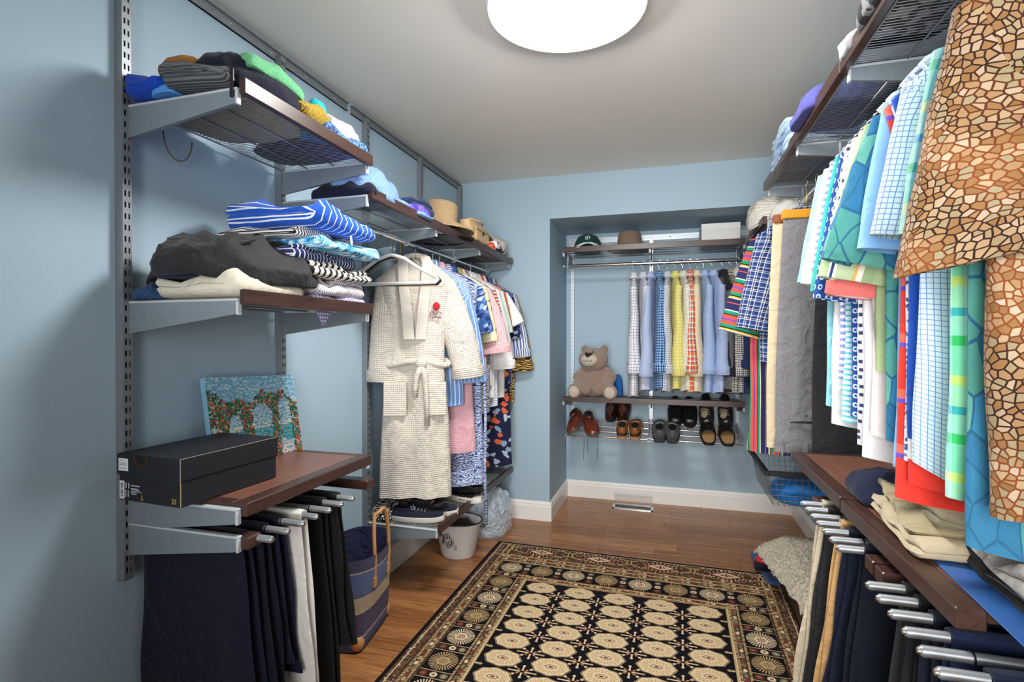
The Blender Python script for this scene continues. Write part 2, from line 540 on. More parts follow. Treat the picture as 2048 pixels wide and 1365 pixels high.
def wires_me(L, D, pitch=.0128, r=.0013, z=0.0):
    mb = MB(); n = int(L / pitch)
    for i in range(n + 1):
        x = .006 + i * (L - .012) / n
        mb.tube([(x, .035, z), (x, D, z), ], r, 4, False)
    return mb
def wire_shelf(name, label, loc, rz, L, D=.405, brackets=None, fascia=True, group=None, fh=.040):
    """loc = wall point at the deck height; local x along the wall, y out"""
    t = thing(name, label, 'shelf', loc, rz, group)
    stuff(wires_me(L, D).build('wire_deck', M_WIRE, t))
    for k, yy in enumerate((.037, .15, .27, D - .008)):
        mb = MB(); mb.tube([(.002, yy, -.0042), (L - .002, yy, -.0042)], .003, 6); mb.build('support_rod', M_WIRE, t, smooth=True)
    if fascia:
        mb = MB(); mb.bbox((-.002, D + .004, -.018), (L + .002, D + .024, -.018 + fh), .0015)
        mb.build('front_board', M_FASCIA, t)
    for x in (brackets if brackets is not None else (0.0, L)):
        bracket(t, x, D, z=-.022)
    return t
G = 'wire shelves on the left wall'
wire_shelf('wire_shelf', 'topmost wire shelf on the left wall with crumpled clothes and dark wood front', (LW, 1.733, 1.955), -pi/2, .613, group=G)
wire_shelf('wire_shelf', 'wire shelf at eye level on the left wall holding the jacket and striped pile', (LW, 1.733, 1.405), -pi/2, .613, group=G)
for k in range(3):
    wire_shelf('wire_shelf', 'high long wire shelf above the left clothes rod, ' + ('near section with denim', 'middle section under the straw hat', 'far section under the tan bag')[k],
               (LW, (2.343, 2.952, 3.562)[k], 1.835), -pi/2, .609, brackets=(.609,) if k < 2 else (0.0, .609), group=G)
for k in range(2):
    wire_shelf('wire_shelf', ('low wire shelf under the cream robe holding canvas shoes', 'low wire shelf in the far left corner above the plastic bag')[k],
               (LW, (2.955, 3.565)[k], .370), -pi/2, .609, brackets=(.609,) if k == 0 else (0.0, .609), group=G)
G = 'wire shelves on the right wall'
wire_shelf('wire_shelf', 'high wire shelf on the right wall, far section with folded blue clothes', (RW, 1.652, 2.045), pi/2, 1.215, brackets=(0, .61, 1.215), group=G)
wire_shelf('wire_shelf', 'high wire shelf on the right wall, near section over the mosaic print shirt', (RW, .432, 2.045), pi/2, 1.215, brackets=(0, .61), group=G)
wire_shelf('wire_shelf', 'wire shelf in the far right corner with the white pillow', (RW, 2.885, 1.885), pi/2, .61, group=G)
G = 'wire shelves in the alcove'
wire_shelf('wire_shelf', 'alcove top wire shelf, left half with cap and brown hat', (-.135, AY, 1.95), pi, .62, brackets=(.62,), group=G)
wire_shelf('wire_shelf', 'alcove top wire shelf, right half with white box', (.487, AY, 1.95), pi, .62, brackets=(0, .62), group=G)
wire_shelf('wire_shelf', 'alcove lower wire shelf, left half under the teddy bear', (-.135, AY, .845), pi, .62, brackets=(.62,), group=G)
wire_shelf('wire_shelf', 'alcove lower wire shelf, right half under the shirts', (.487, AY, .845), pi, .62, brackets=(0, .62), group=G)

# solid worktops
def worktop(label, loc, rz, L, group=None, brs=(0, None)):
    t = thing('worktop', label, 'shelf', loc, rz, group)
    D = .425
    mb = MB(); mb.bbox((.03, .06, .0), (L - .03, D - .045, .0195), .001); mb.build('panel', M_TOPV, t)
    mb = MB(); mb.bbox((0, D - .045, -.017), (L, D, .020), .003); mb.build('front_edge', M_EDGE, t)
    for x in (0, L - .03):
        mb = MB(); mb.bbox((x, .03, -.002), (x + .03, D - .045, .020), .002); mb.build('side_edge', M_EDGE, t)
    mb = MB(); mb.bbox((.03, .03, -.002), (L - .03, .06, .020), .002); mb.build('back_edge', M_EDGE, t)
    for x in brs: bracket(t, L + .0075 if x is None else x - .0075 if x == 0 else x, .405, .013, -.012)
    return t
worktop('walnut coloured worktop on the left wall carrying the black shoe box', (LW, 1.728, .845), -pi/2, .605)
worktop('walnut coloured worktop on the right wall, far one with bare corner', (RW, 1.648, .842), pi/2, .603, 'right wall worktops')
worktop('walnut coloured worktop on the right wall, near one under the folded trousers', (RW, 1.035, .838), pi/2, .603, 'right wall worktops', brs=())

# clothes rods
def rod(label, a, b, r=.0125, supports=()):
    t = thing('clothes_rod', label, 'rod', a)
    B = tuple(b[i] - a[i] for i in range(3))
    mb = MB(); mb.tube([(0,0,0), B], r, 16); mb.build('tube', M_CHROME, t, smooth=40)
    for e, q in (((0,0,0), -1), (B, 1)):
        u = Vector(B).normalized() * q
        mb = MB(); mb.tube([Vector(e), Vector(e) + u*.006, Vector(e) + u*.011], [r*1.06, r*1.06, r*.6], 16); mb.build('end_cap', M_CAPM, t, smooth=40)
    for f, up in supports:
        p = Vector(B) * f
        mb = MB()
        mb.tube([p + Vector((0,0,up)), p + Vector((0,0,.03)), ], .006, 8)
        ax = Vector(B).normalized(); sd = ax.cross(Vector((0,0,1)))
        pts = [p + sd*cos(a_)*(r+.004) + Vector((0,0,sin(a_)*(r+.004))) for a_ in [pi/2 - i*pi*1.35/12 for i in range(13)]]
        mb.tube([p + Vector((0,0,.03))] + pts, .004, 6)
        mb.build('rod_holder', M_CAPM, t, smooth=True)
    return t
RODL = (-1.245, 1.772); RODR = (.615, 1.955); RODA = (3.965, 1.842); RODC = (.60, 1.80)
rod('chrome clothes rod under the long left shelf', (RODL[0], 1.74, RODL[1]), (RODL[0], 3.56, RODL[1]), supports=((.01, .06), (.335, .06), (.665, .06), (.99, .06)))
rod('chrome clothes rod under the high right shelf', (RODR[0], .45, RODR[1]), (RODR[0], 2.86, RODR[1]), supports=((.25, .08), (.5, .08), (.75, .08), (.99, .08)))
rod('chrome clothes rod in the alcove above the shirts', (-.765, RODA[0], RODA[1]), (.56, RODA[0], RODA[1]), supports=((.02, .085), (.475, .085), (.95, .085)))
rod('chrome clothes rod under the far right corner shelf', (RODC[0], 2.90, RODC[1]), (RODC[0], 3.49, RODC[1]), supports=((.01, .07), (.99, .07)))

# shoe racks of tubes in the alcove
M_TUBE = simple('copper_reflection_tint', '#B9A29A', 0.22, 0.9)  # copper reflection put into the tube's base colour
def shoe_rack(label, x0, x1, group):
    t = thing('shoe_rack', label, 'shoe rack', (x1, AY, 0), pi, group)
    L = x1 - x0
    for yy, zz in ((.105, .645), (.20, .615), (.285, .590), (.365, .565)):
        mb = MB(); mb.tube([(0, yy, zz), (L, yy, zz)], .006, 10); mb.build('rack_tube', M_TUBE, t, smooth=40)
    for x in (.004, L - .004):
        mb = MB(); mb.prism([(.03, .60), (.03, .665), (.375, .575), (.380, .555), (.37, .552)], 'x', x - .004, x + .004); mb.build('rack_arm', M_STDA, t)
        mb = MB(); mb.ell((x, .383, .565), (.008, .008, .008), 10, 6); mb.build('arm_knob', M_CHROME, t, smooth=True)
    return t
shoe_rack('tubular shoe rack in the alcove, left half with brown shoes', -.75, -.14, 'alcove shoe racks')
shoe_rack('tubular shoe rack in the alcove, right half with grey trainers', -.13, .485, 'alcove shoe racks')

# trouser racks: pull-out frames with rods
def trouser_rack(label, loc, rz, L, xs, group=None, tipy=.475, block=True):
    t = thing('trouser_rack', label, 'trouser rack', loc, rz, group)
    for x in (0.02, L - .02):
        mb = MB(); mb.bbox((x - .024, .04, -.03), (x + .024, .43, .004), .003); mb.build('frame_block', M_EDGE, t)
    mb = MB(); mb.bbox((.04, .05, -.02), (L - .04, .09, .004), .002); mb.build('rear_beam', M_EDGE, t)
    for x in xs:
        mb = MB(); mb.tube([(x, .08, -.010), (x, tipy - .004, -.010), (x, tipy, -.010)], [.0095, .0095, .007], 14); r_ = mb.build('rack_rod', M_STEEL, t, smooth=50)
        mb = MB(); mb.tube([(x, tipy, -.010), (x, tipy + .003, -.010)], [.0062, .005], 12); mb.build('rod_cap', M_CHROME, r_, smooth=50)
        mb = MB(); mb.tube([(x, tipy - .075, -.010), (x, tipy - .072, -.010)], .0112, 12); mb.build('rubber_ring', M_DARK, r_, smooth=50)
    return t
LRY = [1.16, 1.222, 1.284, 1.346, 1.409, 1.471, 1.533, 1.60]
t = trouser_rack('dark wood trouser rack with steel rods under the left worktop', (LW, 1.735, .772), -pi/2, .61, [1.735 - q for q in LRY[:7]])
bracket(t, .6175, .405, .013, -.012)
RRY = [1.86, 1.80, 1.735, 1.673, 1.61, 1.548, 1.49]
trouser_rack('dark wood trouser rack under the far right worktop', (RW, 1.39, .785), pi/2, .52, [q - 1.39 for q in RRY], 'right trouser racks', .472)
RRY2 = [1.284, 1.225, 1.163, 1.10, 1.04, .98, .92]
trouser_rack('dark wood trouser rack under the near right worktop', (RW, .86, .785), pi/2, .51, [q - .86 for q in RRY2], 'right trouser racks', .472)

# wire drawers in the far right corner
def wire_basket(label, z, depth, group):
    t = thing('pull_out_basket', label, 'basket', (RW, 2.80, z), pi/2, group)
    L, D = .62, .43
    for a, b, nm_ in (((0, D - .022, -.012), (L, D, .012), 'front_rail'), ((0, .03, -.012), (L, .05, .012), 'back_rail')):
        MB().bbox(a, b, .002).build(nm_, M_DARK, t)
    for x in (0, L - .018): MB().bbox((x, .05, -.012), (x + .018, D - .022, .012), .002).build('side_rail', M_DARK, t)
    mb = MB(); r = .0013
    n = 17; x0, x1, y0, y1 = .02, L - .02, .05, D - .02
    bx0, bx1, by0, by1 = .06, L - .06, .08, D - .05
    for i in range(n + 1):
        f = i / n; x = x0 + (x1 - x0) * f; bx = bx0 + (bx1 - bx0) * f
        mb.tube([(x, y0, 0), (bx, by0, -depth), (bx, by1, -depth), (x, y1, 0)], r, 4)
    n = 12
    for i in range(n + 1):
        f = i / n; y = y0 + (y1 - y0) * f; by = by0 + (by1 - by0) * f
        mb.tube([(x0, y, 0), (bx0, by, -depth), (bx1, by, -depth), (x1, y, 0)], r, 4)
    for k in range(1, 6):
        f = k / 6; zz = -depth * f
        X0, X1, Y0, Y1 = x0 + (bx0-x0)*f, x1 + (bx1-x1)*f, y0 + (by0-y0)*f, y1 + (by1-y1)*f
        mb.tube([(X0, Y0, zz), (X1, Y0, zz), (X1, Y1, zz), (X0, Y1, zz), (X0, Y0, zz)], r, 4)
    stuff(mb.build('wire_basket', M_WIRE, t))
    return t
wire_basket('wire mesh drawer in the far right corner, upper one', .985, .17, 'far right wire drawers')
wire_basket('wire mesh drawer in the far right corner, lower one with blue cloth', .64, .17, 'far right wire drawers')

# ------------------------------------------------------------------ fabrics
def F_check(bg, line, p=.02, lw=.12, line2=None, p2=None):
    def f(n):
        a = n.band(n.U, p, lw); b = n.band(n.V, p, lw)
        c = n.mix(n.ma('MAXIMUM', a, b), bg, line)
        if line2:
            a2 = n.band(n.U, p2 or p*2, lw*.7, p*.5); b2 = n.band(n.V, p2 or p*2, lw*.7, p*.5)
            c = n.mix(n.ma('MAXIMUM', a2, b2), c, line2)
        return c
    return f
def F_gingham(a_, b_, p=.008):
    def f(n):
        a = n.band(n.U, p, .5); b = n.band(n.V, p, .5)
        return n.mix(n.ma('MULTIPLY', n.ma('ADD', a, b), .5), a_, b_)
    return f
def F_bands(stops, period, axis='U', warp=0):
    tot = sum(wd for wd, c in stops); acc = 0; st = []
    for wd, c in stops: st.append((acc / tot, c)); acc += wd
    def f(n):
        x = n.U if axis == 'U' else n.V
        return n.ramp(n.ma('FRACT', n.ma('DIVIDE', n.ma('ADD', x, 10.0), period)), st, True)
    return f
def F_plaid(stops, period, stops2=None, period2=None, fac=.5):
    A = F_bands(stops, period, 'U'); B = F_bands(stops2 or stops, period2 or period, 'V')
    return lambda n: n.mix(fac, A(n), B(n))
def F_dots(bg, dot, s=40, r=.28, ring=None, rnd=0.0, metric='EUCLIDEAN'):
    def f(n):
        v = n.voro(s, 'F1', n.UV, rnd, '2D'); v.distance = 'CHEBYCHEV' if metric == 'SQ' else 'EUCLIDEAN'
        c = n.mix(n.ma('LESS_THAN', v.outputs['Distance'], r), bg, dot)
        if ring: c = n.mix(n.ma('LESS_THAN', v.outputs['Distance'], r * .45), c, ring)
        return c
    return f
def F_floral(bg, cols, s=22, thr=.33, warp=.5, s2=None, cols2=None):
    def f(n):
        vec = n.warp(n.UV, s * .8, warp / s * 2)
        c = bg
        if cols2:
            v2 = n.voro(s2 or s*2.1, 'F1', vec, 1.0, '2D')
            sp = n.new('ShaderNodeSeparateColor'); n.t.links.new(v2.outputs['Color'], sp.inputs[0])
            cc = n.ramp(sp.outputs[0], [(i / len(cols2), q) for i, q in enumerate(cols2)], True)
            c = n.mix(n.ma('LESS_THAN', v2.outputs['Distance'], thr), bg, cc)
        v = n.voro(s, 'F1', vec, 1.0, '2D')
        sp = n.new('ShaderNodeSeparateColor'); n.t.links.new(v.outputs['Color'], sp.inputs[0])
        cc = n.ramp(sp.outputs[1], [(i / len(cols), q) for i, q in enumerate(cols)], True)
        return n.mix(n.ma('LESS_THAN', v.outputs['Distance'], thr), c, cc)
    return f
def F_mosaic(n):
    vec = n.warp(n.UV, 9, .02)
    v = n.voro(95, 'DISTANCE_TO_EDGE', vec, 1.0, '2D')
    v1 = n.voro(95, 'F1', vec, 1.0, '2D')
    sp = n.new('ShaderNodeSeparateColor'); n.t.links.new(v1.outputs['Color'], sp.inputs[0])
    tile = n.ramp(sp.outputs[0], [(0, '#A68865'), (.25, '#BCA988'), (.45, '#8F6B44'), (.6, '#9C9C7E'), (.75, '#C8BAA4'), (.9, '#836238')], True)
    big = n.noise(7, n.UV, 2.0)
    tile = n.mix(n.ma('MULTIPLY', big.outputs[0], .95), tile, '#835C36')
    line = n.ramp(big.outputs[0], [(.40, '#7A3E1C'), (.54, '#2A140C')])
    return n.mix(n.ma('LESS_THAN', v.outputs['Distance'], .10), tile, line)
def F_leaf(n):
    vec = n.warp(n.UV, 5, .05)
    mp = n.new('ShaderNodeMapping'); n.t.links.new(vec, mp.inputs[0]); mp.inputs['Scale'].default_value = (1.7, .8, 1); mp.inputs['Rotation'].default_value = (0, 0, .7)
    v = n.voro(20, 'F1', mp.outputs[0], 1.0, '2D'); e = n.voro(20, 'DISTANCE_TO_EDGE', mp.outputs[0], 1.0, '2D')
    sp = n.new('ShaderNodeSeparateColor'); n.t.links.new(v.outputs['Color'], sp.inputs[0])
    cc = n.ramp(sp.outputs[0], [(0, '#2A6E94'), (.22, '#4F9880'), (.45, '#3484B0'), (.58, '#68AE92'), (.84, '#2A6A92')], True)
    nzv = n.noise(40, n.UV)
    c = n.mix(n.ma('MULTIPLY', nzv.outputs[0], .5), cc, '#3F86A8')
    return n.mix(n.ma('LESS_THAN', e.outputs['Distance'], .045), c, '#2A6286')
def F_swirl(bg, c1, s=14, t=.5):
    def f(n):
        wv = n.new('ShaderNodeTexWave', wave_type='RINGS'); n.t.links.new(n.warp(n.UV, s, .06), wv.inputs['Vector'])
        wv.inputs['Scale'].default_value = s; wv.inputs['Distortion'].default_value = 9; wv.inputs['Detail'].default_value = 1
        return n.mix(n.ma('LESS_THAN', wv.outputs[0], t), bg, c1)
    return f
def F_zebra(bg, c, p=.016, amt=.03, duty=.45):
    def f(n):
        vec = n.warp(n.UV, 10, amt)
        sp = n.new('ShaderNodeSeparateXYZ'); n.t.links.new(vec, sp.inputs[0])
        return n.mix(n.band(sp.outputs[1], p, duty), bg, c)
    return f
def F_marl(a, b, s=220):
    return lambda n: n.mix(n.ma('GREATER_THAN', n.noise(s, n.obj(), 2.0).outputs[0], .5), a, b)
def F_rib(col, dark, p=.006):
    def f(n):
        s_ = n.ma('SINE', n.ma('MULTIPLY', n.V, 2*pi/p))
        n.bump(s_, .7, .003)
        return n.mix(n.ma('MULTIPLY_ADD', s_, .5, .5), dark, col)
    return f
def F_waffle(col, p=.009, dep=.004):
    def f(n):
        a = n.ma('SINE', n.ma('MULTIPLY', n.ma('ADD', n.U, n.V), 2*pi/p)); b = n.ma('SINE', n.ma('MULTIPLY', n.ma('SUBTRACT', n.U, n.V), 2*pi/p))
        h = n.ma('MULTIPLY', a, b)
        n.bump(h, .4, dep)
        return n.mix(n.ma('MULTIPLY_ADD', h, .5, .5), tuple(v * .86 for v in lin(col)[:3]) + (1,), lin(col))
    return f

# ------------------------------------------------------------------ hangers
M_WHITEP = simple('white_velvet', '#F2F1EE', .6, 0, .4, .02)
M_CLEARP = simple('clear_plastic', '#C9D6E0', .15, 0, .6, .02)
M_GOLDW = simple('brass_wire', '#B7A56A', .3, .8)
def hook_pts(top=0.0, drop=.09, r=.017):
    """wire hook passing over the rod at the origin"""
    pts = [(-r*.2 , 0, 0)]
    R_ = .0165
    out = []
    for i in range(11):
        a = radians(200 - i * 23)
        out.append((0, R_ * cos(a), R_ * sin(a)))
    out += [(0, R_ * .75, -R_ * .9), (0, .002, -R_ * 1.7), (0, 0, -drop)]
    return out
def hanger(label, loc, rz, drop=.085, W=.40, kind='wire', mat=None, group=None, fall=.10):
    t = thing('hanger', label, 'hanger', loc, rz, group)
    mt = mat or M_CHROME
    rr = {'wire': .0015, 'plastic': .0035, 'velvet': .0018, 'wood': .002}[kind]
    mb = MB(); mb.tube(hook_pts(drop=drop), rr, 6); mb.build('hook', mt if kind != 'velvet' else M_CHROME, t, smooth=True)
    hw = W / 2
    def arm(s): return [(0, 0, -drop), (s*.02, 0, -drop - .004), (s*.07, 0, -drop - .02), (s*hw*.6, 0, -drop - fall*.55), (s*hw*.95, 0, -drop - fall*.9), (s*hw, 0, -drop - fall), (s*(hw - .012), 0, -drop - fall - .014)]
    body = arm(-1)[::-1] + arm(1)[1:]
    mb = MB()
    mb.tube(body + [body[0]], {'wire': .0016, 'plastic': .005, 'velvet': .0085, 'wood': .007}[kind], 6)
    mb.build('frame', mt, t, smooth=True)
    return t

# ------------------------------------------------------------------ hanging garments
def garment(name, label, cat, loc, rz, mat, W=.46, L=.74, T=.030, sleeve='short', sl=.27, sw=.20, flare=.34, drop=.085,
            Wb=None, mat_s=None, mat_c=None, cuff=None, seed=0, fold=.012, tail=.02, group=None, sy=0.0, st=.030, collar=True, placket=False, shl=.095, collar_h=.032, wallside=-1, swt=None, wflare=.02, hemt=0.0, chest=.90, waist=1.0):
    rnd = random.Random(seed * 7 + 3)
    t = thing(name, label, cat, loc, rz, group)
    Wb = Wb or W * .90; hw = W / 2
    n = 40; rings = []; uvs = []
    ph = [rnd.uniform(0, 6.28) for _ in range(4)]
    kx = rnd.uniform(34, 52)
    def wave(x, z, q):
        return fold * q * (sin(kx * x + ph[0] + 1.5 * z) * .6 + sin(kx * .47 * x + ph[1]) * .7 + .8 * nz(x * 11, z * 4, seed * 3.1))
    prof = []
    for i in range(6):
        f = i / 5
        prof.append((.055 + (hw - .055) * f, -drop - .004 - (shl) * (f ** 1.35) , .012 + (T - .012) * f, .1 * f, (f == 1)))
    m_ = 20
    z0 = -drop - shl
    for i in range(1, m_ + 1):
        f = i / m_
        wv = (hw * (1 - (1 - chest) * min(1, f * 6)) * (1 - f) + (Wb / 2) * f) * (1 - (1 - waist) * math.exp(-((f - .42) / .16) ** 2))
        prof.append((wv, z0 - (L - shl) * f, T * (1 + .25 * f), min(1, .25 + f), False))
    for (wd, z, th, q, _) in prof:
        ring = []; uv = []; acc = 0; prev = None
        for k in range(n):
            a = 2 * pi * k / n - pi/2
            c_, s_ = cos(a), sin(a)
            x = wd * (abs(c_) ** .72) * (1 if c_ > 0 else -1)
            y = th * (abs(s_) ** .85) * (1 if s_ > 0 else -1)
            y += wave(x, z, q) * (1.0 if s_ > 0 else .8)
            fz = (z - z0) / -(L - shl)
            zz = z + (tail * (abs(x) / wd) ** 2 * max(0, fz) ** 3 if z < z0 else 0) + (.004 * nz(x * 9, seed, 3) if z < z0 else 0)
            p = (x * (1 + .03 * nz(seed, z * 5, .5)), y, zz)
            ring.append(p)
            if prev is not None: acc += math.hypot(p[0] - prev[0], p[1] - prev[1])
            uv.append((acc, z)); prev = p
        acc += math.hypot(ring[0][0] - prev[0], ring[0][1] - prev[1]); uv.append((acc, z))
        # centre the pattern on the front
        h_ = acc / 2
        uv = [(u_ - h_, v_) for u_, v_ in uv]
        rings.append(ring); uvs.append(uv)
    last = rings[-1]; lu = uvs[-1]
    rings.append([(p[0] * .97, p[1] * .6, p[2] + .012) for p in last]); uvs.append([(u_, v_ + .01) for u_, v_ in lu])
    mb = MB(); mb.loft(rings, True, True, uvs=uvs)
    mb.build('body', mat, t, smooth=70)
    if sleeve:
        for s in (-1, 1):
            fl = flare * rnd.uniform(.85, 1.1)
            if s == wallside: fl = wflare
            m2 = 8 if sleeve == 'short' else 16
            sr = []; su = []
            O = Vector((s * (hw - .004), 0, -drop - shl * .93)); ln = sl / m2
            w0 = swt or (.19 if sleeve == 'short' else .165)
            yoff = 0.0
            for j in range(m2 + 1):
                f = j / m2
                a_ = fl * (1.15 - .3 * f) if sleeve == 'short' else fl * (1.45 - 1.1 * f)
                d = Vector((s * sin(a_), 0, -cos(a_)))
                if j: O = O + d * ln; yoff += sy * ln * f
                k0 = min(1, f * 4.0) if sleeve == 'short' else min(1, f * 6.5)
                a2_ = a_ * min(1, f * 3)
                side = Vector((cos(a2_) * s, 0, sin(a2_)))
                hwid = ((.045 + (w0 - .045) * k0) * (1 - f) + sw * f) / 2
                pos = O - side * hwid + Vector((0, yoff, 0))
                tk = st * (.55 + .55 * f)
                q = 18
                ring = []
                for k in range(q):
                    a = 2 * pi * k / q
                    rr = 1 + .12 * nz(k * 1.3, j * .5, seed + s) * min(1, f * 2)
                    p = pos + side * (cos(a) * hwid * (1 + (rr - 1) * .4)) + Vector((0, 1, 0)) * (math.copysign(abs(sin(a)) ** .8, sin(a)) * tk * rr + .003 * sin(j * .7 + seed))
                    p.z += hemt * f * (1 - cos(a)) / 2
                    ring.append(tuple(p))
                per = pi * (hwid + tk)
                uv = [(k * per / q, -f * sl) for k in range(q + 1)]
                sr.append(ring); su.append(uv)
            def inset(ring, k_, dz):
                c0 = Vector((sum(p[0] for p in ring), sum(p[1] for p in ring), sum(p[2] for p in ring))) / len(ring)
                return [tuple(c0 + (Vector(p) - c0) * k_ + d * dz) for p in ring]
            sr.append(inset(sr[m2], .93, .001)); su.append([(u_, v_ - .003) for u_, v_ in su[m2]])
            sr.append(inset(sr[m2], .84, -.05)); su.append([(u_, v_ + .05) for u_, v_ in su[m2]])
            mb = MB(); mb.loft(sr, True, True, uvs=su)
            so = mb.build('sleeve', mat_s or mat, t, smooth=70)
            if cuff or sleeve == 'long':
                cr = []
                hh = .055 if sleeve == 'long' else .03
                base = sr[m2]
                for dz, k_ in ((-hh, 1.0), (-hh, 1.10), (-.002, 1.10), (.003, 1.04), (.002, .96)):
                    cr.append(inset(base, k_, dz))
                mb = MB(); mb.loft(cr, False, False); mb.build('cuff', mat_c or mat_s or mat, so, smooth=60)
    if collar:
        mb = MB(); cr = []
        m3 = 16
        outer = []
        for j, (rx, ry, dz) in enumerate(((.066, .028, -.018), (.062, .026, collar_h * .4), (.058, .024, collar_h), (.064, .028, collar_h - .002), (.078, .036, -.004), (.074, .034, -.012))):
            cr.append([(rx * cos(2*pi*k/m3 - pi/2), ry * sin(2*pi*k/m3 - pi/2), -drop - .004 + dz - (.030 if k == 0 else .014 if k in (1, m3-1) else 0)) for k in range(m3)])
        mb.loft(cr, False, False); mb.build('collar', mat_c or mat, t, smooth=60)
    if placket:
        mb = MB(); pts = []
        for j in range(12):
            z = -drop - .05 - (L - .10) * j / 11
            pts.append(z)
        rg = []
        for z in pts:
            y = -T * 1.15 + wave(0, z, .6) * .8 - .004
            rg.append([(-.016, y, z), (.016, y, z), (.016, y - .003, z), (-.016, y - .003, z)])
        mb.loft(rg, True, True); pl = mb.build('placket', mat_c or mat, t)
        mb = MB()
        for z in pts[1::2]:
            y = -T * 1.15 + wave(0, z, .6) * .8 - .008
            mb.lathe([(.0055, 0), (.005, .002), (.0001, .0022)], 8, M=Matrix.Translation((0, y, z)) @ Matrix.Rotation(pi/2, 4, 'X'))
        stuff(mb.build('buttons', M_WHITEP, pl))
    return t

def trousers(label, loc, rz, mat, W=.34, L1=.60, L2=.52, top=.013, T=.012, seed=0, group=None, spread=1.15, name='trousers', hem=True, dz=.0, xoff=0.0):
    """folded over a rod lying along local x; origin on the rod axis"""
    t = thing(name, label, 'trousers', loc, rz, group)
    rnd = random.Random(seed + 11)
    hw = W / 2; p1, p2 = rnd.uniform(0, 6), rnd.uniform(0, 6)
    for side, L in ((-1, L1), (1, L2)):
        rings = []
        m_ = 18; n = 28
        for j in range(m_ + 1):
            f = j / m_
            z = top * 1.1 - f * (L + top) if j else top * 1.25
            wd = hw * (1 + (spread - 1) * f) * (1 + .04 * nz(f * 3, seed, side))
            cx = xoff * f + .015 * nz(seed, f * 2, side * 2)
            yc = side * (top * (.4 if j == 0 else 1.0) + .002 + .002 * f)
            A = .008 * min(1, f * 1.6)
            ring = []
            for k in range(n):
                a = 2*pi*k/n
                c_, s_ = cos(a), sin(a)
                x = wd * (abs(c_) ** .7) * (1 if c_ > 0 else -1)
                y = yc + T * (.35 + .65 * min(1, f * 3)) * (abs(s_) ** .8) * (1 if s_ > 0 else -1)
                y += A * (sin(30 * x + p1 + side) * .6 + nz(x * 14, z * 4, seed) * .9)
                zz = z + (.012 * nz(x * 6, seed, side * 4) if j == m_ else 0)
                ring.append((x + cx, y, zz))
            rings.append(ring)
        mb = MB(); mb.loft(rings, True, True); lg = mb.build('leg', mat, t, smooth=60)
        if hem:
            hr = []
            for rg, k_ in ((rings[-2], 1.03), (rings[-1], 1.06)):
                cy = sum(p[1] for p in rg) / n; cx_ = sum(p[0] for p in rg) / n
                hr.append([(cx_ + (p[0] - cx_) * 1.012, cy + (p[1] - cy) * (1.12), p[2]) for p in rg])
            hr.append([(p[0], p[1], p[2] - .001) for p in rings[-1]])
            mb = MB(); mb.loft(hr, False, True); mb.build('hem', mat, lg, smooth=60)
    # band over the rod
    rg = []
    for i in range(9):
        a = pi * i / 8
        r_ = top
        y = -cos(a) * (r_ + .004); z = sin(a) * (r_ * .8) + .006
        rg.append([(-hw * 1.0, y, z), (-hw*.5, y, z + .0015), (0, y, z), (hw*.5, y, z + .001), (hw * 1.0, y, z), (hw, y * .8, z - .005), (0, y * .8, z - .006), (-hw, y * .8, z - .005)])
    mb = MB(); mb.loft(rg, True, True); mb.build('fold', mat, t, smooth=60)
    return t

